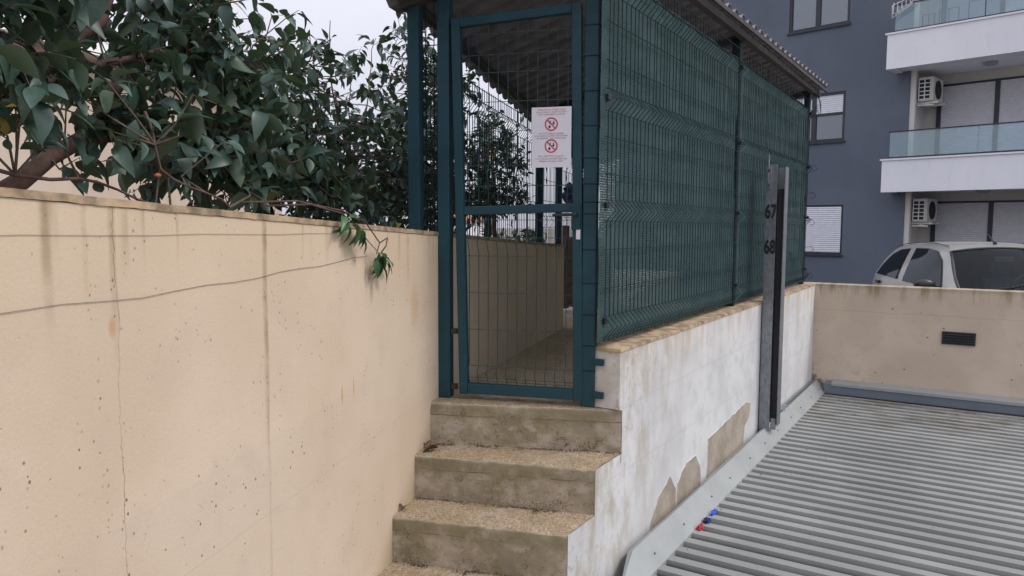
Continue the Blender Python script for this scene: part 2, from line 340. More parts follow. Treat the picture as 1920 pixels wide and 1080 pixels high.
M = dict(
    gwire=basic('green_gate_wire', (.022, .060, .070), .5, var=.1),
    lwall=mat_left_wall(), wwall=mat_white_wall(), fwall=mat_far_wall(),
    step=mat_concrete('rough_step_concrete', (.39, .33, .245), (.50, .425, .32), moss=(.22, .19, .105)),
    floor=mat_concrete('dusty_floor_concrete', (.48, .44, .37), (.58, .53, .45), grit=.25),
    coping=basic('stained_wall_top', (.36, .265, .165), .9, var=.45, scale=16, bump=.4),
    green=mat_metal_paint('dark_teal_green_coating', (.011, .050, .068), .55, .25, .15),
    wire=basic('dark_green_wire_coating', (.007, .020, .023), .65, var=.1, spec=.3),
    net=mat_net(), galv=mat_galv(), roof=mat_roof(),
    flash=mat_metal_paint('pale_grey_flashing', (.33, .345, .335), .5, .12),
    gutter=mat_metal_paint('blue_grey_gutter', (.17, .20, .235), .5, .2),
    brownroof=basic('brown_roof_underside', (.26, .245, .265), .7, var=.25, scale=10),
    board=basic('dark_brown_board', (.016, .013, .015), .7, var=.3, scale=6),
    black=basic('black_paint', (.012, .012, .014), .5, var=.1),
    blackp=basic('black_plastic', (.018, .019, .021), .4, var=.1),
    signw=basic('sign_white', (.70, .68, .74), .4, var=.02), red=basic('sign_red', (.50, .03, .06), .5, var=.05),
    signtxt=basic('sign_grey_print', (.32, .30, .33), .6, var=.05), redtxt=basic('sign_red_print', (.62, .22, .25), .6, var=.05),
    grey=mat_plaster('dark_grey_facade_plaster', (.110, .130, .168), (.127, .148, .188)),
    white=mat_plaster('white_balcony_plaster', (.74, .745, .79), (.80, .80, .84)),
    cream=mat_plaster('cream_recess_plaster', (.56, .54, .50), (.62, .60, .56)),
    frame=basic('anthracite_window_frame', (.022, .026, .038), .45, var=.1),
    pane=mat_glass('window_glass', (.25, .28, .32), .14, .4, (.11, .135, .18)),
    rail=mat_glass('balcony_glass', (.80, .90, .93), .05, .14, (.50, .64, .68)),
    shut=basic('roller_shutter_white', (.68, .69, .75), .5, var=.04), shutg=basic('roller_shutter_grey', (.60, .60, .64), .5, var=.05),
    peach=mat_plaster('peach_house_plaster', (.62, .50, .40), (.68, .56, .45)),
    tile=basic('terracotta_roof_tile', (.42, .16, .09), .85, var=.25, scale=5),
    bark=basic('grey_brown_bark', (.105, .075, .060), .9, var=.3, scale=30, bump=.7, bs=80),
    barkr=basic('reddish_bark', (.105, .062, .050), .85, var=.3, scale=25, bump=.6, bs=80),
    twig=basic('thin_twig_bark', (.12, .09, .07), .9, var=.25, scale=40),
    leaf=mat_leaf('broad_glossy_leaf', (.034, .074, .054), (.072, .130, .098), (.080, .12, .075), .42),
    leaf2=mat_leaf('hedge_leaf', (.026, .060, .046), (.056, .104, .078), (.05, .085, .05), .40),
    vleaf=mat_leaf('vine_leaf', (.025, .085, .028), (.06, .15, .055), (.07, .13, .05), .4),
    bud=basic('coral_flower_bud', (.75, .16, .10), .5, var=.1), dry=basic('dry_brown_leaf', (.10, .055, .03), .8, var=.3, scale=30),
    soil=basic('garden_soil', (.10, .075, .05), .95, var=.3, scale=6, bump=.5), ground=basic('ground_dirt', (.20, .18, .15), .95, var=.2, scale=1.5, bump=.3),
    asphalt=basic('parking_asphalt', (.06, .06, .062), .9, var=.2, scale=5, bump=.3, bs=120),
    gravel=basic('pale_gravel', (.34, .31, .27), .95, var=.4, scale=30, bump=.8),
    carp=None, carglass=mat_glass('car_window_glass', (.16, .19, .20), .0, .25, (.02, .028, .035), 1.26),
    chrome=basic('bright_metal', (.6, .6, .62), .2, 1.0, var=.02), rubber=basic('tyre_rubber', (.02, .02, .02), .8),
    acw=basic('ac_white_casing', (.66, .65, .62), .5, var=.05), dark=basic('dark_recess', (.02, .022, .026), .8),
    bluep=basic('blue_plastic', (.02, .10, .50), .35, var=.2, scale=20), redp=basic('red_plastic', (.45, .04, .05), .35, var=.2, scale=20),
    navy=basic('navy_cloth', (.012, .022, .10), .7, var=.3, scale=14), brownp=basic('rusty_brown_wood', (.16, .085, .055), .8, var=.3, scale=6),
    patch=mat_plaster('bare_beige_render', (.30, .255, .205), (.44, .375, .30), 9, bump=.5), cable=basic('thin_grey_cable', (.17, .15, .13), .6, var=.1),
    lampm=basic('grey_lamp_glass', (.33, .33, .36), .4, var=.05),
)
_t = NT('champagne_car_paint'); _t.b.inputs['Coat Weight'].default_value = .6; _t.b.inputs['Coat Roughness'].default_value = .08
M['carp'] = _t.done(_t.mix(_t.rng(_t.noise(_t.pos, 3), .3, .7), (.31, .30, .27), (.36, .345, .315)), .38, .35)

# ------------------------------------------------------------------ mesh builder
class MB:
    def __init__(s): s.v = []; s.f = []
    def add(s, vs, fs):
        o = len(s.v); s.v += [Vector(v) for v in vs]; s.f += [tuple(i+o for i in f) for f in fs]; return s
    def obox(s, c, ax, ay, az):     # centre and three half-extent vectors
        c, ax, ay, az = map(Vector, (c, ax, ay, az))
        vs = [c+ax*i+ay*j+az*k for k in (-1, 1) for j in (-1, 1) for i in (-1, 1)]
        return s.add(vs, [(0, 2, 3, 1), (4, 5, 7, 6), (0, 1, 5, 4), (2, 6, 7, 3), (0, 4, 6, 2), (1, 3, 7, 5)])
    def box(s, x0, x1, y0, y1, z0, z1):
        return s.obox(((x0+x1)/2, (y0+y1)/2, (z0+z1)/2), ((x1-x0)/2, 0, 0), (0, (y1-y0)/2, 0), (0, 0, (z1-z0)/2))
    def prism(s, pts, ext):         # closed polygon of points and an extrusion vector
        n = len(pts); e = Vector(ext); p = [Vector(q) for q in pts]
        nrm = Vector((0, 0, 0))
        for i in range(n): nrm += p[i].cross(p[(i+1) % n])
        if nrm.dot(e) > 0: p.reverse()
        return s.add(p+[q+e for q in p], [tuple(range(n)), tuple(range(2*n-1, n-1, -1))]+[(i, i+n, (i+1) % n+n, (i+1) % n) for i in range(n)])
    def tube(s, pts, r, n=6, cap=True):
        pts = [Vector(p) for p in pts]; rs = r if isinstance(r, (list, tuple)) else [r]*len(pts)
        o = len(s.v); ref = None
        for i, p in enumerate(pts):
            d = (pts[min(i+1, len(pts)-1)]-pts[max(i-1, 0)]); d = d.normalized() if d.length else Vector((0, 0, 1))
            if ref is None: ref = d.orthogonal().normalized()
            a = (ref-d*ref.dot(d)); a = a.normalized() if a.length > 1e-5 else d.orthogonal().normalized(); ref = a; b = d.cross(a)
            for k in range(n):
                th = 2*math.pi*k/n; s.v.append(p+(a*math.cos(th)+b*math.sin(th))*rs[i])
        for i in range(len(pts)-1):
            for k in range(n): s.f.append((o+i*n+k, o+i*n+(k+1) % n, o+(i+1)*n+(k+1) % n, o+(i+1)*n+k))
        if cap: s.f.append(tuple(o+k for k in range(n-1, -1, -1))); s.f.append(tuple(o+(len(pts)-1)*n+k for k in range(n)))
        return s
    def mesh(s, name, off=Vector((0, 0, 0))):
        me = bpy.data.meshes.new(name); me.from_pydata([tuple(v-off) for v in s.v], [], s.f); me.update(); return me
    def build(s, name, mat, parent=None, bevel=0, smooth=False, loc=None, local=False):
        off = Vector((0, 0, 0))
        if parent is not None and not local: off = wpos(parent)
        if loc is not None: off = Vector(loc)
        me = s.mesh(name, off); me.materials.append(mat)
        o = bpy.data.objects.new(name, me); COL.objects.link(o)
        if parent is not None: o.parent = parent
        if loc is not None: o.location = Vector(loc)-(wpos(parent) if parent is not None else Vector((0, 0, 0)))
        if smooth: me.polygons.foreach_set('use_smooth', [True]*len(me.polygons))
        if bevel:
            b = o.modifiers.new('bevel', 'BEVEL'); b.width = bevel; b.segments = 2; b.limit_method = 'ANGLE'; b.angle_limit = R(40)
        return o
def wpos(o):
    p = Vector((0, 0, 0))
    while o is not None: p += Vector(o.location); o = o.parent
    return p
def tag(o, label=None, cat=None, group=None, kind=None):
    if label: o['label'] = label
    if cat: o['category'] = cat
    if group: o['group'] = group
    if kind: o['kind'] = kind
    return o
def empty(name, loc, label=None, cat=None, group=None):
    o = bpy.data.objects.new(name, None); COL.objects.link(o); o.location = loc; o.empty_display_size = .2
    return tag(o, label, cat, group)
def inst(o_src, name, loc, parent=None):
    c = o_src.copy(); c.name = name; COL.objects.link(c); c.parent = parent; c.location = loc; return c

# ------------------------------------------------------------------ ground and terraces
tag(MB().add([(-600, -600, -1.10), (600, -600, -1.10), (600, 600, -1.10), (-600, 600, -1.10)], [(0, 1, 2, 3)]).build('ground', M['ground']), kind='structure')
tag(MB().box(-9, 30, 8.33, 60, -1.09, -.77).build('parking_ground', M['asphalt']), kind='structure')
gl = lambda t, n, z: A+WL*t-UL*n+Vector((0, 0, z))      # along the wall, behind it, height
tag(MB().prism([gl(-6, .21, -1.05), gl(2.72, .21, -1.05), gl(7, 2.2, -1.05), gl(12, 14, -1.05), gl(-6, 14, -1.05)], (0, 0, 1.27)).build('garden_soil', M['soil']), kind='structure')
tag(MB().prism([gl(2.75, .2, -1.05), gl(2.75, -.25, -1.05), gl(5.4, -.1, -1.05), gl(12, -.2, -1.05), gl(16, 12, -1.05), gl(7.1, 2.2, -1.05)], (0, 0, 1.02)).build('gravel_yard', M['gravel']), kind='structure')

# corridor floor of the enclosure (top at 0)
fl = [A+U*-.02+WD*.03, Vector((-1.42, 3.255, 0)), Vector((-1.42, 3.26, 0)), Vector((-1.60, 3.28, 0)), Vector((-1.60, 8.2, 0)), Vector((-3.9, 8.2, 0))]
tag(MB().prism([(p.x, p.y, -.3) for p in fl], (0, 0, .30)).build('corridor_floor', M['floor']), kind='structure')

# ------------------------------------------------------------------ stairs
st = empty('concrete_stairs', (-1.85, 2.7, -1.05), 'rough mossy concrete steps climbing between beige wall and white wall to the green gate', 'stairs')
def grid_face(bm, p0, e1, e2, res=.014):
    n1 = max(1, int(e1.length/res)); n2 = max(1, int(e2.length/res)); g = []
    for j in range(n2+1): g.append([bm.verts.new(p0+e1*(i/n1)+e2*(j/n2)) for i in range(n1+1)])
    for j in range(n2):
        for i in range(n1): bm.faces.new((g[j][i], g[j][i+1], g[j+1][i+1], g[j+1][i]))
def step(yl, yr, ylb, yrb, z, xr=-1.4085):
    xl = -2.62
    bm = bmesh.new()
    def P(f, y0, y1, zz): return Vector((xl+(xr-xl)*f, y0+(y1-y0)*f, zz))
    yl0 = yl+(yr-yl)*0  # values are given at x=-2.2 and x=-1.41: extend the left end into the wall
    sl = (yr-yl)/.79; yL = yr-sl*(xr-xl); slb = (yrb-ylb)/.79; yLb = yrb-slb*(xr-xl)
    a, b = Vector((xl, yL, z)), Vector((xr, yr, z)); c, d = Vector((xl, yLb, z)), Vector((xr, yrb, z))
    h = Vector((0, 0, -.26))
    nx = int((b-a).length/.014); ny = 22; nh = 18
    g = []
    prof = []
    for k in range(nh): prof.append((0, 1-k/nh))           # from the foot of the riser up
    for k in range(ny+1): prof.append((k/ny, 0))
    for (q, hh) in prof:
        row = []
        for i in range(nx+1):
            f = i/nx
            p = (a.lerp(b, f)).lerp(c.lerp(d, f), q)+h*hh
            n1 = noise.noise(p*18)*.004+noise.noise(p*55)*.0022
            edge = math.exp(-((q*.27)**2+(hh*.26)**2)/.0003)
            chip = max(0, noise.noise(Vector((p.x*9, p.y*9, 3)))-.1)*.018*edge+.004*edge
            fdir = Vector(((b-a).y, -(b-a).x, 0)).normalized()
            if hh > 0: p = p+fdir*(n1-chip)+Vector((0, 0, -chip*.3))
            else: p = p+Vector((0, 0, n1*.8-chip))+fdir*(-chip*.6)*(1 if q < .1 else 0)
            row.append(bm.verts.new(p))
        g.append(row)
    for j in range(len(g)-1):
        for i in range(nx): bm.faces.new((g[j][i], g[j][i+1], g[j+1][i+1], g[j+1][i]))
    off = wpos(st)
    for v in bm.verts: v.co -= off
    me = bpy.data.meshes.new('step'); bm.to_mesh(me); bm.free(); me.materials.append(M['step'])
    me.polygons.foreach_set('use_smooth', [True]*len(me.polygons))
    o = bpy.data.objects.new('step', me); COL.objects.link(o); o.parent = st
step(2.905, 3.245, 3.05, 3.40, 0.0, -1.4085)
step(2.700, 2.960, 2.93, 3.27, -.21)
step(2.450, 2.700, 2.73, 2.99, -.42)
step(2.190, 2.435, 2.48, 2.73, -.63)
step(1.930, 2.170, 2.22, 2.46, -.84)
MB().prism([(-2.5, 2.75, -1.04), (-1.43, 3.27, -1.04), (-1.43, 1.9, -1.04), (-2.2, 1.7, -1.04)], (0, 0, .15)).build('step_base', M['step'], st)

# ------------------------------------------------------------------ left wall
lw = empty('beige_garden_wall', A+Vector((0, 0, -1.05)), 'long beige painted concrete wall left of the steps, cracked and pitted', 'wall')
top = lambda y: .977-.0475*y
def wall_strip(mb, t0, t1, n0, n1, zb, zoff0, zoff1, k=40, jag=0):
    rows = []
    for i in range(k+1):
        t = t0+(t1-t0)*i/k; y = (A+WL*t).y
        j = noise.noise(Vector((t*9, 1, 0)))*jag+noise.noise(Vector((t*31, 5, 0)))*jag*.6
        z1 = top(y)+zoff1+j*.5; z0 = (top(y)+zoff0+j if zoff0 is not None else zb)
        rows.append([gl(t, n0, z0), gl(t, n1, z0), gl(t, n1, z1), gl(t, n0, z1)])
    o = len(mb.v)
    for r in rows: mb.v += [Vector((p.x, p.y, q)) for p, q in zip(r, (r[0].z, r[1].z, r[2].z, r[3].z))]
    for i in range(k):
        for a_ in range(4): b_ = (a_+1) % 4; mb.f.append((o+i*4+a_, o+i*4+b_, o+(i+1)*4+b_, o+(i+1)*4+a_))
    mb.f.append((o+3, o+2, o+1, o)); mb.f.append((o+k*4, o+k*4+1, o+k*4+2, o+k*4+3))
mb = MB(); wall_strip(mb, -6, 2.75, 0, .2, -1.05, None, -.016, 60); mb.build('wall_body', M['lwall'], lw)
mb = MB(); wall_strip(mb, -6, 2.76, -.004, .206, 0, -.015, .004, 400, .0032); mb.build('wall_cap', M['coping'], lw)

# ------------------------------------------------------------------ right white wall
ww = empty('white_parapet_wall', (-1.5, 5.6, -1.05), 'white painted wall with rusty top edge carrying the green mesh enclosure', 'wall')
MB().box(-1.60, -1.426, 3.2222, 8.12, .003, .280).build('wall_core', M['wwall'], ww)
side = [(8.125, .280), (3.222, .280), (3.222, .002), (3.258, -.006), (3.256, -.219), (2.970, -.219), (2.968, -.429), (2.710, -.429), (2.708, -.639), (2.446, -.639), (2.444, -.849), (2.18, -.849), (2.18, -1.04), (8.125, -1.04)]
side2 = []
for i in range(len(side)):      # ragged painted edge beside the steps
    a_, b_ = Vector((*side[i], 0)), Vector((*side[(i+1) % len(side)], 0)); L = (b_-a_).length
    k = max(1, int(L/.03)) if i in range(2, 11) else 1
    for q in range(k):
        p = a_.lerp(b_, q/k); j = noise.noise(p*25)*.003 if q else 0
        side2.append((p.x+j, p.y+j))
MB().prism([(-1.4255, y, z) for y, z in side2], (.0155, 0, 0)).build('side_render', M['wwall'], ww)
mb = MB(); k = 160; o = 0
for i in range(k+1):
    y = 3.216+(8.125-3.216)*i/k; j = noise.noise(Vector((y*8, 2, 0)))*.006+noise.noise(Vector((y*30, 2, 0)))*.004
    for (x, z) in ((-1.604, .281), (-1.405+j*.6, .281+j*.4), (-1.407+j*.6, .2955+j*.1), (-1.604, .2975)): mb.v.append(Vector((x, y, z)))
for i in range(k):
    for a_ in range(4): b_ = (a_+1) % 4; mb.f.append((i*4+b_, i*4+a_, (i+1)*4+a_, (i+1)*4+b_))
mb.f += [(0, 1, 2, 3), (k*4+3, k*4+2, k*4+1, k*4)]; mb.build('wall_cap', M['coping'], ww)
def jag(pts, amp=.009, stp=.016):
    out = []
    for i in range(len(pts)):
        a_, b_ = Vector((*pts[i], 0)), Vector((*pts[(i+1) % len(pts)], 0)); k = max(1, int((b_-a_).length/stp))
        for q in range(k):
            p = a_.lerp(b_, q/k); j = Vector((noise.noise(p*14)+.6*noise.noise(p*60), noise.noise(p*14+Vector((9, 9, 9)))+.6*noise.noise(p*60+Vector((4, 4, 4))), 0))*amp*(1 if q else .2); out.append((p.x+j.x, p.y+j.y))
    return out
for poly in ([(4.62, -.475), (5.52, -.42), (5.66, -.455), (5.62, -.56), (5.50, -.60), (5.48, -.80), (4.62, -.80)],
             [(4.06, -.80), (4.06, -.60), (4.20, -.52), (4.38, -.52), (4.47, -.62), (4.50, -.80)],
             [(3.62, -.80), (3.66, -.68), (3.78, -.58), (3.93, -.52), (4.03, -.62), (4.05, -.80)]):
    jp = jag(poly); MB().prism([(-1.4095, y, z) for y, z in jp], (.001, 0, 0)).build('bare_patch', M['patch'], ww)
    mb = MB(); rim = [Vector((-1.4088, y, z)) for y, z in jp if z > -.74]       # lifted edge of the paint layer
    mb.tube(rim, [.0012+.0022*abs(noise.noise(q*35)) for q in rim], 5); mb.build('paint_edge', M['wwall'], ww)

# ------------------------------------------------------------------ far wall with vent plate
fwl = empty('beige_parking_wall', (1.2, 8.2, -1.05), 'weathered beige wall between the carport roof and the parked car', 'wall')
MB().box(-1.60, 6, 8.13, 8.32, -1.04, .297).build('wall_body', M['fwall'], fwl, bevel=.008)
vp = MB().box(-.25, 0.0, 8.118, 8.135, -.215, -.115).build('vent_plate', M['dark'], fwl)
f = MB(); f.box(-.262, -.25, 8.112, 8.134, -.225, -.105).box(0, .012, 8.112, 8.134, -.225, -.105).box(-.25, 0, 8.112, 8.134, -.225, -.215).box(-.25, 0, 8.112, 8.134, -.115, -.105); f.build('vent_frame', M['frame'], vp)
for i in range(4): MB().obox((-.125, 8.114, -.200+i*.024), (.124, 0, 0), (0, .006, .006), (0, 0, .002)).build('vent_slat', M['dark'], vp)

# ------------------------------------------------------------------ carport roof
cr = empty('carport_roof', (.8, 5.2, -1.05), 'grey ribbed metal carport roof below the white wall', 'roof')
PIT = .1285; RH = .037
dirx = Vector((1, -.012, 0)).normalized()
def rib_sheet(y0, n):
    mb = MB(); x0, x1 = -1.262, 4.2
    prof = []
    for i in range(n):
        y = y0+i*PIT
        prof += [(y, 0), (y+.040, 0), (y+.048, RH), (y+.108, RH), (y+.116, 0)]
    prof.append((y0+n*PIT-.007, .0))
    xs = [x0, -.6, .2, 1.2, 2.6, x1]
    for x in xs:
        for (y, z) in prof:
            mb.v.append(Vector((x, y-.010*(x-x0), -.835+z+noise.noise(Vector((x*1.2, y*2, 0)))*.0016)))
    m_ = len(prof)
    for a_ in range(len(xs)-1):
        for i in range(m_-1): mb.f.append((a_*m_+i, (a_+1)*m_+i, (a_+1)*m_+i+1, a_*m_+i+1))
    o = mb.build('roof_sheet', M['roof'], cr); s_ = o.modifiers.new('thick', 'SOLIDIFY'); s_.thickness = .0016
    return o
y = 2.30; q = 0
while y+7*PIT < 8.1:
    o = rib_sheet(y, 7); o.location.z += (-.003 if q % 2 else 0); y += 7*PIT; q += 1
rem = int((7.98-y)/PIT)
if rem > 0: rib_sheet(y, rem)
# side flashing
fl_ = MB(); ye0 = 3.02
profF = [(-1.380, -.706), (-1.352, -.690), (-1.262, -.800), (-1.262, -.832), (-1.270, -.832), (-1.270, -.800), (-1.355, -.698), (-1.378, -.712)]
fl_.prism([(x, 3.28, z) for x, z in profF], (0, 4.80, 0))
fl_.add([(-1.352, 3.28, -.690), (-1.380, 3.28, -.706), (-1.30, 2.98, -.80), (-1.262, 2.60, -.84), (-1.262, 3.28, -.800)], [(0, 1, 2), (0, 2, 4), (4, 2, 3)])
fo = fl_.build('side_flashing', M['flash'], cr)
sc0 = None
for i in range(11):
    yy = 3.45+i*.45+random.uniform(-.05, .05); c = Vector((-1.300, yy, -.752)); nn = Vector((.77, 0, .63)).normalized()
    o = MB().tube([c-nn*.004, c+nn*.005], .0075, 6).build('screw', M['dark'], fo, local=True) if False else MB().tube([c-nn*.002, c+nn*.006], .006, 6).build('screw', M['gutter'], fo)
# far gutter board
g = MB(); g.prism([(-1.27, 8.00, -.80), (-1.27, 8.00, -.700), (-1.27, 8.125, -.690), (-1.27, 8.125, -.80)], (5.6, 0, 0)); go = g.build('back_gutter', M['gutter'], cr)
MB().prism([(-1.20, 7.988, -.716), (-1.20, 7.988, -.690), (-1.20, 8.128, -.672), (-1.20, 8.128, -.686)], (5.5, 0, 0)).build('gutter_lip', M['flash'], cr)
# support lip and pipe by the post
MB().tube([(-1.395, 6.15, -.70), (-1.385, 6.8, -.685), (-1.392, 7.6, -.695), (-1.39, 8.05, -.70)], .012, 6).build('cable_pipe', M['galv'], cr)
mb = MB(); mb.tube([(-1.37, 6.45, -.665), (-1.34, 6.62, -.66)], .016, 8); mb.build('pipe_clip', M['rail'], cr)

rq = random.Random(31); mb = MB()
for i in range(420):
    k = rq.randrange(2, 44); x = -1.25+abs(rq.gauss(0, 1))*1.1 if rq.random() < .6 else rq.uniform(-1.2, 2.2)
    y = 2.30+k*PIT+rq.choice((.02, .02, .02, .08)); z = -.835-.010*(x+1.262)+(.002 if (y-2.30) % PIT < .04 else RH+.001); s_ = rq.uniform(.002, .006)*(1.5 if rq.random() < .1 else 1)
    p = Vector((x, y, z)); a_ = rq.uniform(0, 3.1); u_ = Vector((math.cos(a_), math.sin(a_), 0))*s_*1.6; v_ = Vector((-math.sin(a_), math.cos(a_), 0))*s_
    mb.add([p+u_, p+v_, p-u_, p-v_, p+Vector((0, 0, s_*.7))], [(0, 1, 4), (1, 2, 4), (2, 3, 4), (3, 0, 4)])
tag(mb.build('roof_debris', M['dry']), 'scattered dark leaf crumbs lying on the ribbed carport roof', 'debris', kind='stuff')
# litter caught between flashing and roof sheets
def crumple(c, r, seed, mat, name, label):
    random.seed(seed); bm = bmesh.new(); bmesh.ops.create_icosphere(bm, subdivisions=3, radius=1)
    for v in bm.verts:
        d = 1+noise.noise(v.co*2.4+Vector((seed, 0, 0)))*.7+noise.noise(v.co*6+Vector((seed, 3, 0)))*.4
        v.co = Vector((v.co.x*r[0], v.co.y*r[1], v.co.z*r[2]))*d
    me = bpy.data.meshes.new(name); bm.to_mesh(me); bm.free(); me.materials.append(mat)
    o = bpy.data.objects.new(name, me); COL.objects.link(o); o.location = c; return tag(o, label, 'litter')
crumple((-1.243, 4.22, -.797), (.011, .050, .018), 3, M['bluep'], 'plastic_wrapper', 'crumpled bright blue wrapper caught between flashing and roof ribs')
crumple((-1.238, 4.08, -.795), (.018, .03, .018), 5, M['navy'], 'plastic_wrapper', 'small dark blue scrap between the bright blue and the red wrapper')
crumple((-1.240, 3.97, -.795), (.014, .035, .018), 8, M['redp'], 'plastic_wrapper', 'crumpled red wrapper stuck at the flashing edge')

# ------------------------------------------------------------------ galvanised post with numbers
px, py = -1.402, 5.90
gp = empty('numbered_post', (px+.05, py, -.71), 'galvanised steel post with black numbers 67 and 68 in front of the mesh', 'post')
MB().box(px, px+.080, py, py+.007, -.712, 1.345).build('front_plate', M['galv'], gp, bevel=.002)
MB().box(px+.0, px+.006, py+.0075, py+.10, -.712, 1.33).build('side_plate', M['galv'], gp)
MB().box(px+.007, px+.139, py+.10, py+.107, -.665, 1.325).build('back_plate', M['galv'], gp)
MB().box(px+.134, px+.140, py+.0, py+.0995, -.665, 1.325).build('edge_lip', M['galv'], gp)
MB().box(px+.084, px+.133, py+.030, py+.0985, -.66, 1.16).build('inset_board', M['board'], gp)
MB().box(px+.086, px+.125, py+.010, py+.028, -.700, -.61).build('foot_cleat', M['galv'], gp, bevel=.003)
MB().tube([(px+.018, py-.012, 1.18), (px+.016, py-.012, 1.42)], .007, 8).build('top_rod', M['galv'], gp)
MB().box(px+.002, px+.04, py-.016, py-.001, 1.16, 1.33).build('top_bracket', M['galv'], gp, bevel=.003)
for zz in (1.19, 1.30): MB().tube([(px+.024, py-.017, zz), (px+.024, py-.028, zz)], .012, 6).build('bolt', M['chrome'], gp)
def text_mesh(body, size, mat, name, M4, parent=None, off=.0, ext=.0006, align='CENTER', clip=None, sx=1.0):
    c = bpy.data.curves.new(name, 'FONT'); c.body = body; c.size = size; c.align_x = align; c.align_y = 'CENTER'; c.offset = off; c.extrude = ext; c.resolution_u = 3
    o = bpy.data.objects.new(name, c); COL.objects.link(o)
    bpy.context.view_layer.update()
    me = bpy.data.meshes.new_from_object(o.evaluated_get(bpy.context.evaluated_depsgraph_get()))
    bpy.data.objects.remove(o); bpy.data.curves.remove(c)
    bm = bmesh.new(); bm.from_mesh(me)
    for v in bm.verts: v.co.x *= sx
    if clip is not None:
        bmesh.ops.bisect_plane(bm, geom=bm.verts[:]+bm.edges[:]+bm.faces[:], plane_co=(clip, 0, 0), plane_no=(1, 0, 0), clear_outer=True)
    bm.transform(Matrix.Translation(-wpos(parent)) @ M4 if parent is not None else M4); bm.to_mesh(me); bm.free()
    me.materials.clear(); me.materials.append(mat); me.name = name
    o = bpy.data.objects.new(name, me); COL.objects.link(o); o.parent = parent; return o
def frame4(o, x, y, z): 
    m_ = Matrix((x, y, z)).transposed().to_4x4(); m_.translation = o; return m_
for txt, zz in (('67', .985), ('68', .715)):
    text_mesh(txt, .142, M['black'], 'painted_number', frame4(Vector((px-.004, py-.0012, zz)), Vector((1, 0, 0)), Vector((0, 0, 1)), Vector((0, -1, 0))), gp, off=.0060, align='LEFT', clip=.0830, sx=.62)

# ------------------------------------------------------------------ wire panels
def wire_path(h, bends, depth, hb=.05):
    pts = [(0, 0)]
    for b in bends: pts += [(0, b-hb), (depth, b), (0, b+hb)]
    pts.append((0, h)); return pts
def wire_mesh(h, bends, depth, out, r=.0026, lean=Vector((0, 0, 0))):
    mb = MB(); pts = [out*d+Vector((0, 0, z)) for d, z in wire_path(h, bends, depth)]; mb.tube(pts, r, 4); me = mb.mesh('vertical_wire'); me.materials.append(M['wire']); return me
def panel(parent, p0, d, length, h, bends, depth, out, zs, name='mesh_panel', gap=.05, r=.0026, zslope=0):
    """p0 base corner, d unit direction, out = side the folds stick out on"""
    po = empty(name, p0-wpos(parent)); po.parent = parent
    for (z, dd) in zs: MB().tube([p0+out*dd+Vector((0, 0, z)), p0+d*length+out*dd+Vector((0, 0, z+zslope*length))], r*1.1, 4).build('horizontal_wire', M['wire'], po)
    me = wire_mesh(h, bends, depth, out, r); n = int(length/gap)
    for i in range(n+1):
        o = bpy.data.objects.new('vertical_wire', me); COL.objects.link(o); o.parent = po
        o.location = p0+d*(gap*.4+i*gap if gap*.4+i*gap < length else length)-p0+Vector((0, 0, zslope*i*gap))
        o.rotation_euler = (random.gauss(0, .0015), random.gauss(0, .0015), 0)
    return po
enc = empty('mesh_enclosure', (-2.2, 5.2, 0), 'dark green wire mesh enclosure with brown corrugated roof on top of the walls', 'enclosure')
def post(p, z0, z1, w=.06, d1=U, d2=WD, mat='green'):
    c = Vector((p.x, p.y, (z0+z1)/2)); o = MB().obox(c, d1*w/2, d2*w/2, Vector((0, 0, (z1-z0)/2))).build('post', M[mat], enc, bevel=.004)
    return o
# front posts
pl = post(A+U*.030+WD*.03, -.0, 2.02, .062)
post(A+U*-.128+WD*.03, .80, 2.03, .062)
pr = post(A+U*.764+WD*.03, .001, 2.20, .066)
for zz in (.45, .60, .76, .93, .985, 1.07, 1.19, 1.34, 1.50, 1.66, 1.80, .30, .18): # wire ends wrapped round the right post
    c = A+U*.764+WD*.03; hw = .0345; z = zz
    pts = [c+U*sx*hw+WD*sy*hw+Vector((0, 0, z)) for sx, sy in ((-1, 1), (-1, -1), (1, -1), (1, 1))]
    MB().tube(pts, .0026, 4).build('wire_loop', M['wire'], pr)
for zz in (.065, .225):
    c = A+U*.764+Vector((0, 0, zz)); MB().box(-1.541, -1.487, 3.196, 3.214, zz-.016, zz+.016).build('bracket', M['green'], enc, bevel=.003)
for zz in (.42, .97, 1.47): MB().box(-1.520, -1.488, 3.22, 3.25, zz-.014, zz+.014).build('clamp', M['blackp'], enc, bevel=.003)
# right side: two panels, posts and shade netting
XR = -1.505
bz = [.07, .62, 1.13, 1.66]; base = .325; H = 1.80
def zz_list(H, bends, depth, hb=.05):
    zs = [(.008, 0), (H-.01, 0)]
    for b in bends: zs += [(b-hb, 0), (b+hb, 0)]
    bs = [0]+list(bends)+[H]
    for i in range(len(bs)-1):
        a_, b_ = bs[i], bs[i+1]; L = b_-a_
        if L > .35:
            for k in (1, 2): zs.append((a_+L*k/3, 0))
    return zs
zs = zz_list(H, bz, .045)
OUT = Vector((1, 0, 0)); DY = Vector((0, 1, 0))
panel(enc, Vector((XR+.02, 3.185, base)), DY, 2.23, H, bz, .045, OUT, zs, r=.0027)
panel(enc, Vector((XR+.02, 5.49, base)), DY, 2.45, H, bz, .045, OUT, zs, r=.0027)
post(Vector((XR-.02, 5.45, 0)), .298, 2.20, .06, OUT, DY, 'wire'); post(Vector((XR-.02, 7.98, 0)), .298, 2.20, .05, OUT, DY, 'wire')
for zz in (.45, .97, 1.47, 2.0):
    for yy in (5.45, 7.98): MB().box(XR-.02, XR+.034, yy-.022, yy+.022, zz-.012, zz+.012).build('clamp', M['blackp'], enc, bevel=.003)
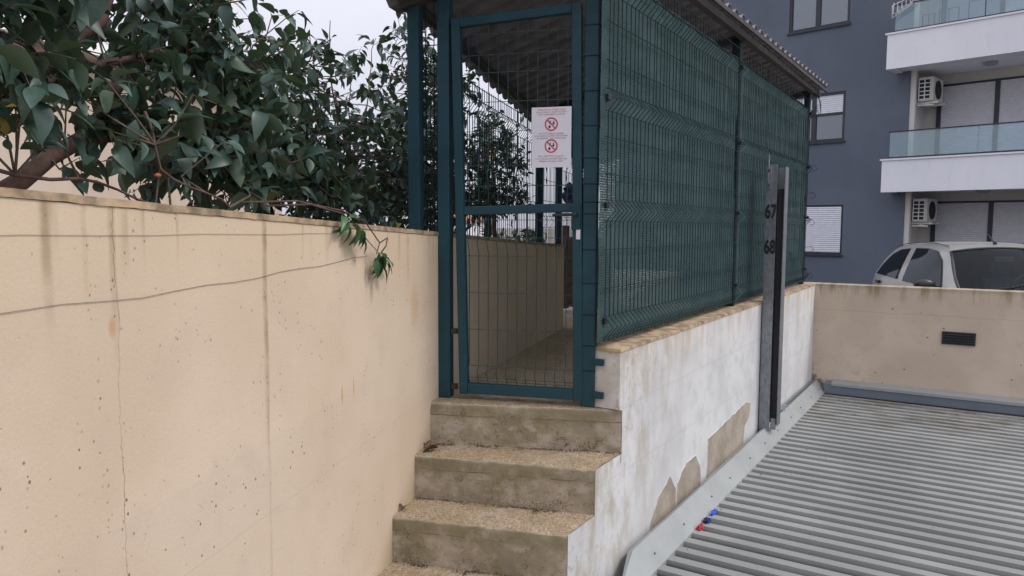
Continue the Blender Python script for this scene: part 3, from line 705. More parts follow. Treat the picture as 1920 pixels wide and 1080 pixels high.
def net(y0, y1, z0, z1, seed):
    nx, nz2 = 70, 50; mb = MB()
    for j in range(nz2+1):
        for i in range(nx+1):
            u, v = i/nx, j/nz2; y = y0+(y1-y0)*u
            pull = .05*max(0, (u-.93)/.07)*math.sin(v*math.pi)*(1+.5*noise.noise(Vector((v*4, seed, 0))))
            y -= pull
            z = z0+(z1-z0)*v+noise.noise(Vector((u*9, seed, 0)))*.012*(1 if j in (0, nz2) else .5)
            x = XR+.004-.012*abs(noise.noise(Vector((u*7, v*5, seed))))-.006*abs(noise.noise(Vector((u*30, v*22, seed))))
            mb.v.append(Vector((x, y, z)))
    for j in range(nz2):
        for i in range(nx): a_ = j*(nx+1)+i; mb.f.append((a_, a_+1, a_+nx+2, a_+nx+1))
    mb.build('shade_net', M['net'], enc, smooth=True)
net(3.165, 5.445, .32, 2.06, 1); net(5.475, 7.99, .32, 2.05, 2)
# loose wire ends at the far top corner
for i in range(7):
    z = .4+i*.27; MB().tube([(XR+.02, 7.95, z), (XR+.07, 8.0, z+.01), (XR+.09, 8.02, z-.03), (XR+.04, 8.05, z-.05)], .0025, 4).build('wire_end', M['wire'], enc)
for i in range(5):
    MB().tube([(XR+.02, 7.80+i*.03, 2.10), (XR+.08, 7.86+i*.03, 2.16+.02*i), (XR+.12, 7.95, 2.10-.03*i), (XR+.05, 8.02, 2.06)], .0025, 4).build('wire_end', M['wire'], enc)
# small panel left of the gate post, over the wall
panel(enc, A+U*-.09+WD*.03+Vector((0, 0, .86)), U, .10, 1.12, [.25, .85], .03, -WD, zz_list(1.12, [.25, .85], .03), gap=.045)
# left side fence standing behind the wall top
L0 = A+U*-.128+WD*.06; DL = (Vector((-3.42, 6.30, 0))-L0); DL.z = 0; LL = DL.length; DL.normalize(); NL = Vector((-DL.y, DL.x, 0))
panel(enc, Vector((L0.x, L0.y, .80)), DL, 2.62, .96, [.25, .82], .035, -NL, zz_list(.96, [.25, .82], .035), zslope=-.012)
P1 = L0+DL*2.66; post(P1, .70, 2.0, .06, NL, DL)
panel(enc, Vector((P1.x, P1.y, .06))+DL*.03, DL, .72, 1.66, [.25, .85, 1.40], .035, -NL, zz_list(1.66, [.25, .85, 1.40], .035))
P2 = P1+DL*.80; post(P2, .0, 1.98, .06, NL, DL)
panel(enc, Vector((P2.x, P2.y, .06))+DL*.03, DL, 1.5, 1.66, [.25, .85, 1.40], .035, -NL, zz_list(1.66, [.25, .85, 1.40], .035))
# roof: corrugated sheet, falls to the left
def roofz(x): return 2.262+(x+1.42)*.262
rf = MB()
PR = .155; prof = []
y0r = 2.78
nr = int((8.24-y0r)/PR)
def roof_left(y): return max(-4.4, -2.50-.30*(y-2.85))
rows = []
for i in range(nr):
    y = y0r+i*PR
    for (dy, dz) in ((0, 0), (.055, 0), (.075, .03), (.125, .03), (.145, 0)): rows.append((y+dy, dz))
for (y, dz) in rows:
    yf = y
    xr = -1.43+.018*(y-4.6)+.0
    for q in range(7):
        x = xr+(roof_left(y)-xr)*q/6
        yy = y-.0*(x-xr) + (0 if y > 3.3 else (x+1.42)*.30*max(0, (3.3-y)/.52))
        rf.v.append(Vector((x, yy, roofz(x)+dz)))
for i in range(len(rows)-1):
    for q in range(6): a_ = i*7+q; rf.f.append((a_, a_+1, a_+8, a_+7))
ro = rf.build('corrugated_roof', M['brownroof'], enc); s_ = ro.modifiers.new('thick', 'SOLIDIFY'); s_.thickness = .003
# roof carriers
M['beam'] = basic('dark_brown_beam', (.055, .045, .046), .7, var=.25, scale=10)
def beam(a_, b_, w, h, mat=M['beam'], nm='roof_beam'):
    a_, b_ = Vector(a_), Vector(b_); d = (b_-a_); L = d.length; d.normalize(); sx = d.cross(Vector((0, 0, 1))).normalized(); sz = sx.cross(d)
    return MB().obox((a_+b_)/2, d*L/2, sx*w/2, sz*h/2).build(nm, mat, enc, bevel=.003)
beam((-1.49, 3.05, 2.205), (-1.46, 8.18, 2.205), .05, .045)
beam((-1.44, 3.05, 2.235), (-1.375, 8.18, 2.235), .016, .030)
e1 = A+U*-.19; e2 = A+U*.80
beam((e1.x, e1.y, roofz(e1.x)-.03), (e2.x, e2.y, roofz(e2.x)-.03), .06, .05)
for yy, xl in ((5.46, -3.15), (7.97, -3.85)): beam((xl, yy, roofz(xl)-.03), (-1.46, yy, roofz(-1.46)-.03), .05, .04)
beam((L0.x, L0.y, roofz(L0.x)-.035), (-3.85, 7.95, roofz(-3.85)-.035), .04, .04)

# ------------------------------------------------------------------ gate
gt = empty('mesh_gate', A+U*.11+WD*.03, 'dark green framed wire mesh gate at the top of the steps', 'gate')
GP = lambda s_, z, n=0.0: A+U*s_+WD*(.012+n)+Vector((0, 0, z))
def bar(p, q, w, d, nm, bev=.004):   # p, q on the gate plane, w in-plane width, d depth
    dd = q-p; L = dd.length; dd.normalize(); sx = dd.cross(WD).normalized()
    return MB().obox((p+q)/2, dd*L/2, sx*w/2, WD*d/2).build(nm, M['green'], gt, bevel=bev)
# corners, slightly sagging frame as photographed
TL, TR, BL, BR = GP(.095, 1.852), GP(.690, 1.882), GP(.136, .057), GP(.718, .058)
bar(TL+Vector((0, 0, .022)), BL+Vector((0, 0, -.030)), .044, .040, 'stile'); bar(TR+Vector((0, 0, .022)), BR+Vector((0, 0, -.030)), .046, .040, 'stile')
bar(TL+U*.0225, TR-U*.0235, .044, .039, 'top_rail'); bar(BL+U*.0225, BR-U*.0235, .052, .039, 'bottom_rail')
ml, mr = TL.lerp(BL, .506), TR.lerp(BR, .506); bar(ml+U*.0225, mr-U*.0235, .042, .036, 'middle_rail')
def gate_panel(z0, z1, bends, hz):
    s0, s1 = .150, .690
    hw = MB(); pm = gt
    me = wire_mesh(z1-z0, [b-z0 for b in bends], .028, -WD, .0021); me.materials.clear(); me.materials.append(M['gwire'])
    for z in hz: MB().tube([GP(.135, z, .006), GP(.700, z, .006)], .0020, 4).build('horizontal_wire', M['gwire'], gt)
    i = 0; s_ = .162
    while s_ < s1-.012:
        o = bpy.data.objects.new('vertical_wire', me); COL.objects.link(o); o.parent = gt; o.location = GP(s_, z0)-wpos(gt)
        s_ += .0490
gate_panel(.075, .950, [.141, .790], [.095, .111, .171, .354, .539, .722, .764+.05, .90])
gate_panel(.985, 1.862, [1.115, 1.745], [1.065, 1.165, 1.33, 1.47, 1.61, 1.695, 1.795])
# lock, handle, hinges
lk = MB().obox(GP(.700, .915, -.024), U*.022, WD*.005, Vector((0, 0, .06))).build('lock_plate', M['green'], gt, bevel=.003)
MB().tube([GP(.706, .925, -.028), GP(.706, .925, -.060), GP(.655, .925, -.062), GP(.595, .922, -.060)], .008, 8).build('handle', M['blackp'], lk)
MB().obox(GP(.712, .835, -.024), U*.010, WD*.001, Vector((0, 0, .026))).build('torn_sticker', M['signw'], gt)
for zz in (.342, .06):
    MB().obox(GP(.082, zz, .0), U*.016, WD*.012, Vector((0, 0, .014))).build('hinge', M['blackp'], gt, bevel=.003)

# ------------------------------------------------------------------ prohibition sign on the gate
sg = empty('warning_sign', GP(.580, 1.15, -.03), 'white notice with two red no littering symbols fixed on the gate mesh', 'sign')
MB().obox(GP(.580, 1.2885, -.034), U*.0955, WD*.0015, Vector((0, 0, .1405))).build('sign_plate', M['signw'], sg)
SO = lambda s_, z, e=0: GP(.580+s_, 1.2885+z, -.0360-e)
SF = lambda s_, z, e=.0004: frame4(SO(s_, z, e), U, Vector((0, 0, 1)), -WD)
def disc_ring(mb, c, r0, r1, n=32):
    o = len(mb.v)
    for k in range(n):
        a_ = 2*math.pi*k/n
        for r in (r0, r1): mb.v.append(c+U*math.cos(a_)*r+Vector((0, 0, math.sin(a_)*r)))
    for k in range(n): b_ = (k+1) % n; mb.f.append((o+2*k, o+2*k+1, o+2*b_+1, o+2*b_))
def disc(mb, c, ru, rz, n=16):
    o = len(mb.v)
    for k in range(n): a_ = 2*math.pi*k/n; mb.v.append(c+U*math.cos(a_)*ru+Vector((0, 0, math.sin(a_)*rz)))
    mb.f.append(tuple(range(o, o+n)))
def line2(mb, a_, b_, w):
    d = (b_-a_).normalized(); s_ = d.cross(WD)*w/2; mb.add([a_-s_, b_-s_, b_+s_, a_+s_], [(0, 1, 2, 3)])
for cz in (.061, -.041):
    c = SO(0, cz, .0008); mb = MB(); disc_ring(mb, c, .0255, .0315)
    line2(mb, c+(U*-1+Vector((0, 0, 1)))*.020, c+(U-Vector((0, 0, 1)))*.020, .0055); mb.build('red_ring', M['red'], sg)
    mb = MB(); c = SO(0, cz, .0004); disc(mb, c+U*-.0085+Vector((0, 0, -.012)), .0055, .0065); disc(mb, c+U*.011+Vector((0, 0, .003)), .005, .0058)
    disc(mb, c+U*.011+Vector((0, 0, .0125)), .004, .0025); line2(mb, c+U*-.010+Vector((0, 0, .004)), c+U*.004+Vector((0, 0, .001)), .004); line2(mb, c+U*-.005+Vector((0, 0, .017)), c+U*-.003+Vector((0, 0, .002)), .004)
    mb.build('symbol_figure', M['black'], sg)
for body, z, mt, sz in (('Zabranjeno je odlagati otpad', .129, 'redtxt', .0125), ('izvan posuda za otpad, komunalni', .118, 'redtxt', .0118), ('redar izdaje kazne za prekršaj', .107, 'signtxt', .0115),
                        ('Do NOT dispose garbage', .018, 'redtxt', .0125), ('it is prohibited to leave waste outside', .007, 'signtxt', .0112), ('the containers, fines will be issued', -.004, 'signtxt', .0112),
                        ('Bitte KEIN Müll hinwerfen', -.088, 'redtxt', .0125), ('es ist verboten den Abfall neben den', -.100, 'signtxt', .0112), ('Behältern abzulegen, Strafe', -.111, 'signtxt', .0112)):
    text_mesh(body, sz, M[mt], 'printed_line', SF(0, z), sg, ext=.0001, sx=.92)

# ------------------------------------------------------------------ cables on the left wall
WP = lambda t, z, n=.002: gl(t, -n, z)
def s_of(x, y): return (Vector((x, y, 0))-Vector((A.x, A.y, 0))).dot(WL)
mb = MB(); mb.tube([WP(s_of(-1.668, .729)-1.2+i*(1.2+1.36)/14, .851-.012*i/14+.002*math.sin(i*2)) for i in range(15)], .0006, 4)
tag(mb.build('wall_cable', M['cable']), 'upper thin straight cable stretched along the beige wall', 'cable')
pts = []
for i in range(25):
    f = i/24; t = -3.6+(3.6-.74)*f; z = .690+.012*math.sin(f*9)*.3+.055*max(0, (f-.55)/.45)**1.6+.004*math.sin(i*1.7)
    pts.append(WP(t, z, .002+.001*abs(math.sin(i))))
tag(MB().tube(pts, .0008, 4).build('wall_cable', M['cable']), 'lower sagging cable on the beige wall ending at the hanging vine', 'cable')

# ------------------------------------------------------------------ leaves
def leaf_mesh(name, L, Wd, fold, curl, mat, nseg=6, tip=1.0):
    mb = MB(); pr_ = []
    for i in range(nseg+1):
        f = i/nseg; w = Wd*.5*(math.sin(math.pi*min(1, f*.96+.02)**.82))*(1 if f < 1 else 0)
        if i == 0: w = Wd*.03
        if i == nseg: w = Wd*.015
        y = L*f; z = -curl*L*f*f
        pr_.append(((-w, y, z+fold*w), (0, y, z), (w, y, z+fold*w)))
    for i, p in enumerate(pr_): mb.v += [Vector(q) for q in p]
    for i in range(nseg):
        a_ = i*3; mb.f += [(a_, a_+1, a_+4, a_+3), (a_+1, a_+2, a_+5, a_+4)]
    me = mb.mesh(name); me.materials.append(mat); me.polygons.foreach_set('use_smooth', [True]*len(me.polygons)); return me
def merged(name, items, mat, parent, kind='stuff'):
    """items: list of (mesh, matrix) joined into one object"""
    vs, fs = [], []; off = Matrix.Translation(-wpos(parent))
    for me, mt in items:
        o = len(vs); m_ = off @ mt
        vs += [tuple(m_ @ v.co) for v in me.vertices]; fs += [tuple(i+o for i in p.vertices) for p in me.polygons]
    me = bpy.data.meshes.new(name); me.from_pydata(vs, [], fs); me.materials.append(mat); me.polygons.foreach_set('use_smooth', [True]*len(me.polygons))
    ob = bpy.data.objects.new(name, me); COL.objects.link(ob); ob.parent = parent; ob['kind'] = kind; return ob
def leaf_matrix(p, d, upv, roll, s=1.0):
    d = d.normalized(); x = d.cross(upv); x = x.normalized() if x.length > 1e-4 else d.orthogonal().normalized(); z = x.cross(d)
    m_ = Matrix((x, d, z)).transposed() @ Matrix.Rotation(roll, 3, 'Y'); m_ = m_ @ Matrix.Scale(s, 3)
    m_ = m_.to_4x4(); m_.translation = p; return m_
def visible_rank(p):
    v = p-CAM; z = v.dot(fw)
    if z < .3: return 1e9
    x, y = v.dot(rt)/z, v.dot(up)/z
    out = 0 if (abs(x) < .70 and abs(y) < .40) else 50
    return z+out
def shrub(root, name_leaf, leaves_me, mat, stems, blobs, ntw, per, barkm, sparse, seed, hand=300, twl=.16, droop=.4, lim=None):
    """stems: list of (points, r0, r1).  blobs: (centre, radii, weight)"""
    rnd = random.Random(seed); nodes = []
    for pts, r0, r1 in stems:
        pts = [Vector(p) for p in pts]; fine = []
        for i in range(len(pts)-1):
            for k in range(5):
                q = pts[i].lerp(pts[i+1], k/5); fine.append(q+Vector([noise.noise(q*5+Vector((a_*7, seed, 0)))*.03 for a_ in range(3)]))
        fine.append(pts[-1]); n = len(fine)
        MB().tube(fine, [r0+(r1-r0)*i/(n-1) for i in range(n)], 8).build('branch' if r0 < .03 else 'trunk', barkm, root, smooth=True)
        nodes += fine[n//3:]
    tw = MB(); leaves = []; tot = sum(b[2] for b in blobs); anchors = []
    for c, r, wgt in blobs:
        k = int(ntw*wgt/tot)
        while k > 0:
            v = Vector([rnd.gauss(0, 1) for _ in range(3)]).normalized()*(rnd.random()**.45)
            p = Vector(c)+WL*v.x*r[0]-UL*v.y*r[1]+Vector((0, 0, v.z*r[2])); k -= 1
            if sparse(p, rnd): continue
            anchors.append((p, (p-Vector(c)).normalized()))
    for p, outd in anchors:
        nd = min(nodes, key=lambda q: (q-p).length_squared); d0 = nd-p
        st_ = p+d0*(min(1, .45/ max(.01, d0.length)) if d0.length > .45 else 1)
        mid = st_.lerp(p, .5)+Vector((rnd.gauss(0, .03), rnd.gauss(0, .03), rnd.gauss(.01, .03)))
        end = p+(outd+Vector((0, 0, rnd.uniform(-.2, .6)))).normalized()*twl*.5
        if lim and not lim(end): continue
        tw.tube([st_, mid, p, end], [.0042, .0032, .0022, .0012], 4, cap=False)
        for k in range(per):
            f = k/max(1, per-1); q = mid.lerp(p, f*2) if f < .5 else p.lerp(end, f*2-1)
            d = (end-mid).normalized(); side_ = Vector([rnd.gauss(0, 1) for _ in range(3)]); side_ = (side_-d*side_.dot(d)).normalized()
            ld = (d*rnd.uniform(.1, .7)+side_+Vector((0, 0, -droop*rnd.random()))).normalized()
            if lim and not lim(q+ld*.05): continue
            leaves.append((rnd.choice(leaves_me), leaf_matrix(q+ld*.008, ld, Vector((rnd.gauss(0, .35), rnd.gauss(0, .35), 1)), rnd.gauss(0, .45), rnd.uniform(.62, 1.18))))
    tg = tw.build('twigs', M['twig'], root); tg['kind'] = 'stuff'
    leaves.sort(key=lambda a_: visible_rank(a_[1].translation))
    off = Matrix.Translation(-wpos(root))
    for me, mt in leaves[:hand]:
        o = bpy.data.objects.new(name_leaf, me); COL.objects.link(o); o.parent = root; o.matrix_local = off @ mt
    if len(leaves) > hand: merged('foliage', leaves[hand:], mat, root)
    return len(leaves)
LA = [leaf_mesh('leaf', .092, .056, .30, .20, M['leaf']), leaf_mesh('leaf', .075, .046, .60, .35, M['leaf']), leaf_mesh('leaf', .100, .054, .15, .55, M['leaf']), leaf_mesh('leaf', .088, .054, .45, .85, M['leaf']), leaf_mesh('leaf', .060, .036, .7, .4, M['leaf'])]
LB = [leaf_mesh('leaf', .072, .036, .35, .2, M['leaf2'], 4), leaf_mesh('leaf', .062, .032, .55, .35, M['leaf2'], 4), leaf_mesh('leaf', .078, .040, .2, .4, M['leaf2'], 4)]
notwall = lambda p: (p-A).dot(-UL) > .03 or p.z > top(p.y)+.03
# broad-leaved tree on the left
tr = empty('broadleaf_tree', gl(-2.1, .9, .22), 'large glossy-leaved evergreen tree leaning over the left wall with one coral bud', 'tree')
stemsA = [([gl(-2.3, .75, .22), gl(-1.95, .75, .80), gl(-1.45, .70, 1.15), gl(-1.15, .75, 1.45), gl(-.85, .8, 1.75)], .040, .014),
          ([gl(-2.9, .80, .9), gl(-2.2, .75, 1.10), gl(-1.65, .72, 1.30), gl(-1.35, .70, 1.55), gl(-1.2, .7, 1.9)], .038, .012),
          ([gl(-1.65, .72, 1.30), gl(-1.2, .6, 1.50), gl(-.7, .6, 1.50)], .018, .006), ([gl(-1.45, .70, 1.15), gl(-1.0, .6, 1.25), gl(-.55, .65, 1.22)], .018, .006),
          ([gl(-2.2, .75, 1.10), gl(-1.9, .6, 1.35), gl(-1.75, .5, 1.75)], .016, .006), ([gl(-1.15, .75, 1.45), gl(-.75, .9, 1.6), gl(-.3, 1.0, 1.75)], .014, .005),
          ([gl(-2.15, .5, 1.02), gl(-1.7, .45, 1.00), gl(-1.35, .42, .93)], .007, .003), ([gl(-1.50, .38, 1.22), gl(-1.47, .33, 1.06), gl(-1.30, .22, .93)], .005, .003)]
def sparseA(p, rnd):
    t = (p-A).dot(WL); 
    if p.z < 1.17 and t < -1.25: return rnd.random() < .55
    if p.z < 1.10 and t < -1.0: return rnd.random() < .4
    return noise.noise(p*3.2) < -.28
nA = shrub(tr, 'leaf', LA, M['leaf'], stemsA,
      [(gl(-1.55, .62, 1.45), (.75, .38, .42), 1.3), (gl(-.95, .70, 1.40), (.55, .38, .42), 1.2), (gl(-1.6, .8, 1.9), (1.1, .5, .4), 1.0), (gl(-.70, .8, 1.15), (.50, .35, .25), .5), (gl(-2.3, .8, 1.5), (.5, .5, .5), .5), (gl(-1.75, .55, 1.15), (.35, .2, .16), .25), (gl(-.85, .60, 1.70), (.36, .32, .32), .8), (gl(-1.95, .42, 1.45), (.30, .18, .28), .35), (gl(-1.05, .5, 1.15), (.45, .25, .22), .6), (gl(-.45, .7, 1.36), (.28, .3, .32), .5)],
      600, 7, M['barkr'], sparseA, 11, 300, lim=notwall)
bp = gl(-1.42, .42, 1.035)
MB().tube([bp, bp+UL*.004+WL*.010, bp+WL*.022, bp+WL*.032+Vector((0, 0, .002))], [.002, .008, .007, .0015], 8).build('flower_bud', M['bud'], tr, smooth=True)
# hedge shrubs to the right of it
def shrubB(name, label, base, stems, blobs, ntw, per, seed, sp=-.25, hand=300, top_=None):
    r_ = empty(name, base, label, 'shrub', None)
    def spf(p, rnd):
        if noise.noise(p*4.1+Vector((seed, 0, 0))) < sp: return True
        return False
    return shrub(r_, 'leaf', LB, M['leaf2'], stems, blobs, ntw, per, M['bark'], spf, seed, hand, twl=.13, droop=.3, lim=notwall)
nB = shrubB('evergreen_shrub', 'low dark evergreen shrub with bare upright twigs between the broadleaf tree and the green posts', gl(.35, .8, .22),
       [([gl(.3, .8, .22), gl(.35, .8, .8), gl(.45, .75, 1.25), gl(.40, .8, 1.6)], .02, .005), ([gl(.3, .8, .5), gl(.0, .8, 1.0), gl(-.1, .75, 1.35)], .012, .004), ([gl(.4, .8, .6), gl(.8, .8, 1.0), gl(1.0, .8, 1.3)], .012, .004),
        ([gl(.42, .78, 1.2), gl(.30, .75, 1.6), gl(.22, .72, 1.98)], .007, .002), ([gl(.42, .78, 1.2), gl(.55, .8, 1.5), gl(.62, .8, 1.86)], .006, .002), ([gl(.3, .78, 1.2), gl(.05, .7, 1.6), gl(-.02, .7, 1.85)], .006, .002), ([gl(.5, .78, 1.2), gl(.8, .8, 1.7), gl(.9, .8, 2.05)], .006, .002)],
       [(gl(.15, .60, 1.12), (.55, .40, .32), 1.2), (gl(.7, .65, 1.20), (.50, .45, .38), 1.1), (gl(.45, 1.0, 1.35), (.6, .4, .35), .6), (gl(.20, .7, 1.62), (.45, .3, .28), .42), (gl(-.35, .55, 1.05), (.35, .3, .2), .5)], 430, 9, 21)
nC = shrubB('evergreen_shrub', 'tall dark evergreen shrub rising behind the leftmost green post', gl(1.6, .7, .22),
       [([gl(1.5, .8, .22), gl(1.45, .7, 1.0), gl(1.35, .7, 1.6), gl(1.3, .75, 2.3)], .022, .006), ([gl(1.6, .8, .5), gl(1.9, .7, 1.2), gl(2.0, .8, 1.9)], .016, .005)],
       [(gl(1.25, .68, 1.25), (.45, .38, .45), 1.1), (gl(1.35, .72, 1.85), (.38, .35, .45), .75), (gl(1.95, .72, 1.25), (.45, .35, .45), .8), (gl(1.75, .85, 1.8), (.35, .35, .4), .35)], 330, 9, 33)
nD = shrubB('evergreen_shrub', 'thin two-stemmed evergreen shrub seen through the upper half of the gate', gl(3.0, .8, .22),
       [([gl(2.75, .7, .22), gl(2.76, .7, 1.0), gl(2.74, .7, 1.70)], .036, .028), ([gl(3.15, .75, .22), gl(3.12, .75, 1.0), gl(3.02, .75, 1.75)], .030, .012), ([gl(3.12, .75, 1.1), gl(3.5, .7, 1.3)], .010, .003)],
       [(gl(2.45, .62, 1.35), (.25, .25, .50), 1.0), (gl(3.10, .70, 1.50), (.38, .25, .38), .9), (gl(3.35, .7, 1.10), (.40, .25, .22), .5), (gl(2.6, .7, 1.0), (.35, .25, .2), .4)], 170, 8, 45, 
       )
nE = shrubB('evergreen_shrub', 'small low shrub behind the far end of the wall, seen through the gate mesh', gl(4.6, .9, .05),
       [([gl(4.6, .9, .0), gl(4.6, .9, .5), gl(4.7, .9, .85)], .012, .004)], [(gl(4.4, .9, .62), (.8, .35, .20), 1)], 90, 9, 57, hand=150)
# hanging vine on the wall
vn = empty('hanging_vine', WP(s_of(-2.04, 2.05), .90, 0), 'leafy green vine tip hanging over the top of the beige wall', 'plant')
tv = s_of(-2.038, 2.049); tv2 = s_of(-2.108, 2.299)
MB().tube([gl(tv-.30, .10, .935), gl(tv-.15, .02, .945), WP(tv+.0, .925, .02), WP(tv+.12, .885, .05), WP(tv2-.02, .80, .05), WP(tv2-.03, .755, .04)], [.0035, .0035, .003, .003, .0025, .002], 6).build('stem', M['barkr'], vn, smooth=True)
MB().tube([gl(tv-.40, .12, .945), gl(tv-.2, .04, .955), WP(tv-.02, .915, .03), WP(tv+.05, .87, .05), WP(tv+.14, .81, .05), WP(tv2-.03, .77, .04)], [.003, .003, .0025, .002, .002, .0015], 6).build('stem', M['barkr'], vn, smooth=True)
MB().tube([WP(tv2-.02, .80, .05), WP(tv2+.03, .82, .06), WP(tv2+.035, .785, .05), WP(tv2-.005, .762, .05)], .0028, 6).build('stem', M['dry'], vn, smooth=True)
LV = [leaf_mesh('leaf', .070, .026, .35, .35, M['vleaf'], 5), leaf_mesh('leaf', .058, .024, .5, .6, M['vleaf'], 5)]
rv = random.Random(4)
offv = Matrix.Translation(-wpos(vn))
for (t, z, n_, dx, dz) in [(tv+.00, .895, .03, -.3, -.6), (tv+.02, .885, .04, -.6, -.5), (tv+.03, .880, .04, .5, -.7), (tv+.05, .865, .05, .8, -.7), (tv+.06, .86, .05, .2, -1), (tv+.08, .85, .05, .9, -.5), (tv+.03, .87, .03, -.2, -1), (tv+.07, .845, .05, -.5, -.6), (tv+.09, .835, .05, .5, -1), (tv+.01, .90, .04, .6, .1),
                           (tv2-.03, .765, .05, -.2, -.8), (tv2-.02, .760, .05, .5, -.4), (tv2+.0, .755, .05, .9, -.6), (tv2-.01, .745, .05, .4, -1), (tv2+.01, .735, .05, .1, -1), (tv2+.03, .73, .05, .8, -.8), (tv2-.04, .74, .04, -.2, -1), (tv2+.0, .725, .04, -.05, -1), (tv2+.04, .715, .05, .5, -1), (tv+.04, .875, .06, -.1, -.8), (tv+.055, .87, .03, .7, -.2), (tv+.075, .855, .06, .3, -.9), (tv+.10, .83, .05, .7, -.9), (tv-.01, .905, .03, -.5, -.2), (tv2-.03, .75, .06, .7, -.7), (tv2+.02, .745, .04, -.5, -.6), (tv2+.0, .71, .05, .3, -1), (tv2-.02, .72, .05, .1, -1), (tv2+.05, .735, .04, 1, -.3)]:
    d = WL*dx+Vector((0, 0, dz))+UL*rv.uniform(.0, .5)
    o = bpy.data.objects.new('leaf', rv.choice(LV)); COL.objects.link(o); o.parent = vn
    o.matrix_local = offv @ leaf_matrix(WP(t, z, n_), d, UL+Vector((0, 0, .5)), rv.gauss(0, .5), rv.uniform(1.0, 1.4))
# dead leaves on the steps
def dead(p, r, label, s=.03):
    mb = MB(); rr = random.Random(int(p[0]*1000))
    me = leaf_mesh('dead_leaf', s*1.5, s, .9, .6, M['dry'], 4)
    o = bpy.data.objects.new('dead_leaf', me); COL.objects.link(o); o.location = p; o.rotation_euler = (.25, .2, r)
    tag(o, label, 'leaf')
dead((-2.235, 2.80, -.196), 1.0, 'left one of two curled brown leaves in the corner of the upper tread', .05)
dead((-2.16, 2.79, -.195), 2.4, 'right one of two curled brown leaves in the corner of the upper tread', .05)
dead((-2.16, 2.52, -.405), .4, 'curled brown leaf at the left end of the middle tread', .035)

# grit and crumbs gathered in the corners of the treads
rg = random.Random(9); mb = MB()
def pebble(p, s_):
    a_ = [Vector([rg.gauss(0, 1) for _ in range(3)]).normalized()*s_*rg.uniform(.6, 1.2) for _ in range(4)]
    mb.add([p+Vector((s_, 0, 0))*rg.uniform(.6, 1), p+Vector((-s_, 0, 0)), p+Vector((0, s_, 0)), p+Vector((0, -s_, 0)), p+Vector((0, 0, s_*.8)), p+Vector((0, 0, -s_*.5))], [(0, 2, 4), (2, 1, 4), (1, 3, 4), (3, 0, 4), (2, 0, 5), (1, 2, 5), (3, 1, 5), (0, 3, 5)])
for (yl_, yr_, zz) in ((2.905, 3.245, -.21), (2.700, 2.960, -.42), (2.450, 2.700, -.63)):
    for i in range(420):
        f = rg.random(); x = -2.25+.84*f; y = yl_+(yr_-yl_)*(x+2.2)/.79-.004-abs(rg.gauss(0, .012))*(1+2*(noise.noise(Vector((x*6, zz, 0)))+.3))
        if noise.noise(Vector((x*7, zz*3, 5))) < -.15: continue
        pebble(Vector((x, y, zz+.003)), rg.uniform(.0015, .0042))
for i in range(160): pebble(Vector((-2.22+rg.gauss(0, .03), 2.80+rg.gauss(0, .04), -.206)), rg.uniform(.0015, .004))
tag(mb.build('grit', M['dry']), 'dark crumbs and grit gathered along the foot of each riser', 'grit', kind='stuff')
for i, (x, y, z, lb) in enumerate(((-1.95, 2.97, -.20, 'small brown leaf scrap at the foot of the top riser, left of centre'), (-1.62, 2.83, -.41, 'small brown leaf scrap at the foot of the middle riser, near its right end'), (-1.80, 2.54, -.62, 'small brown leaf scrap on the lowest visible tread'))): dead((x, y, z), i*1.3, lb, .020)

# ------------------------------------------------------------------ things behind the enclosure
bc = empty('brown_cabinet', (-3.49, 7.0, 0), 'brown wooden board standing at the far end of the corridor', 'board')
MB().box(-3.70, -3.24, 7.0, 7.05, .02, .76).build('panel', M['brownp'], bc, bevel=.005); MB().box(-3.74, -3.70, 6.98, 7.07, .0, .88).build('upright', M['brownp'], bc); MB().box(-3.24, -3.20, 6.98, 7.07, .0, .90).build('upright', M['brownp'], bc)
nb = crumple((-3.60, 7.02, 1.20), (.13, .09, .11), 13, M['navy'], 'cloth_bundle', 'dark blue cloth bundle above the brown board at the corridor end'); nb['category'] = 'cloth'

# ------------------------------------------------------------------ apartment building
P0 = Vector((-1.603, 20.694, 0)); BD = Vector((-.974, .227, 0)).normalized(); BN = Vector((-BD.y, BD.x, 0))
if BN.dot(CAM-P0) < 0: BN = -BN
BP = lambda s_, o_, z: P0+BD*s_+BN*o_+Vector((0, 0, z))
def bbox(mb, s0, s1, o0, o1, z0, z1): return mb.obox(BP((s0+s1)/2, (o0+o1)/2, (z0+z1)/2), BD*(s1-s0)/2, BN*(o1-o0)/2, Vector((0, 0, (z1-z0)/2)))
ab = empty('apartment_building', BP(2, 0, -.77), 'dark grey apartment block with white balconies behind the car', 'building')
Z0, Z1 = -.80, 13.0
wins = [(1.50, 3.10, 6.06, 7.45, 'open'), (1.52, 3.10, 3.11, 4.37, 'half'), (1.47, 3.00, .17, 1.46, 'shut'), (1.50, 3.10, 9.0, 10.4, 'open')]
# front wall with real openings: columns of strips
def wall_with_holes(s0, s1, holes):
    mb = MB(); zc = Z0; hs_ = sorted(holes, key=lambda h: h[2])
    sa, sb = min(h[0] for h in hs_), max(h[1] for h in hs_)
    bbox(mb, s0, sa, -.25, 0, Z0, Z1); bbox(mb, sb, s1, -.25, 0, Z0, Z1)
    for (a_, b_, z0, z1, k) in hs_:
        bbox(mb, sa, sb, -.25, 0, zc, z0)
        if a_ > sa: bbox(mb, sa, a_, -.25, 0, z0, z1)
        if b_ < sb: bbox(mb, b_, sb, -.25, 0, z0, z1)
        zc = z1
    bbox(mb, sa, sb, -.25, 0, zc, Z1); return mb
wall_with_holes(0.0, 8.7, wins).build('wall', M['grey'], ab)
mb = MB(); bbox(mb, 0.3, 8.7, -10, -.26, Z0, Z1); bbox(mb, 8.45, 8.7, -.26, -.25, Z0, Z1); mb.build('building_core', M['grey'], ab)
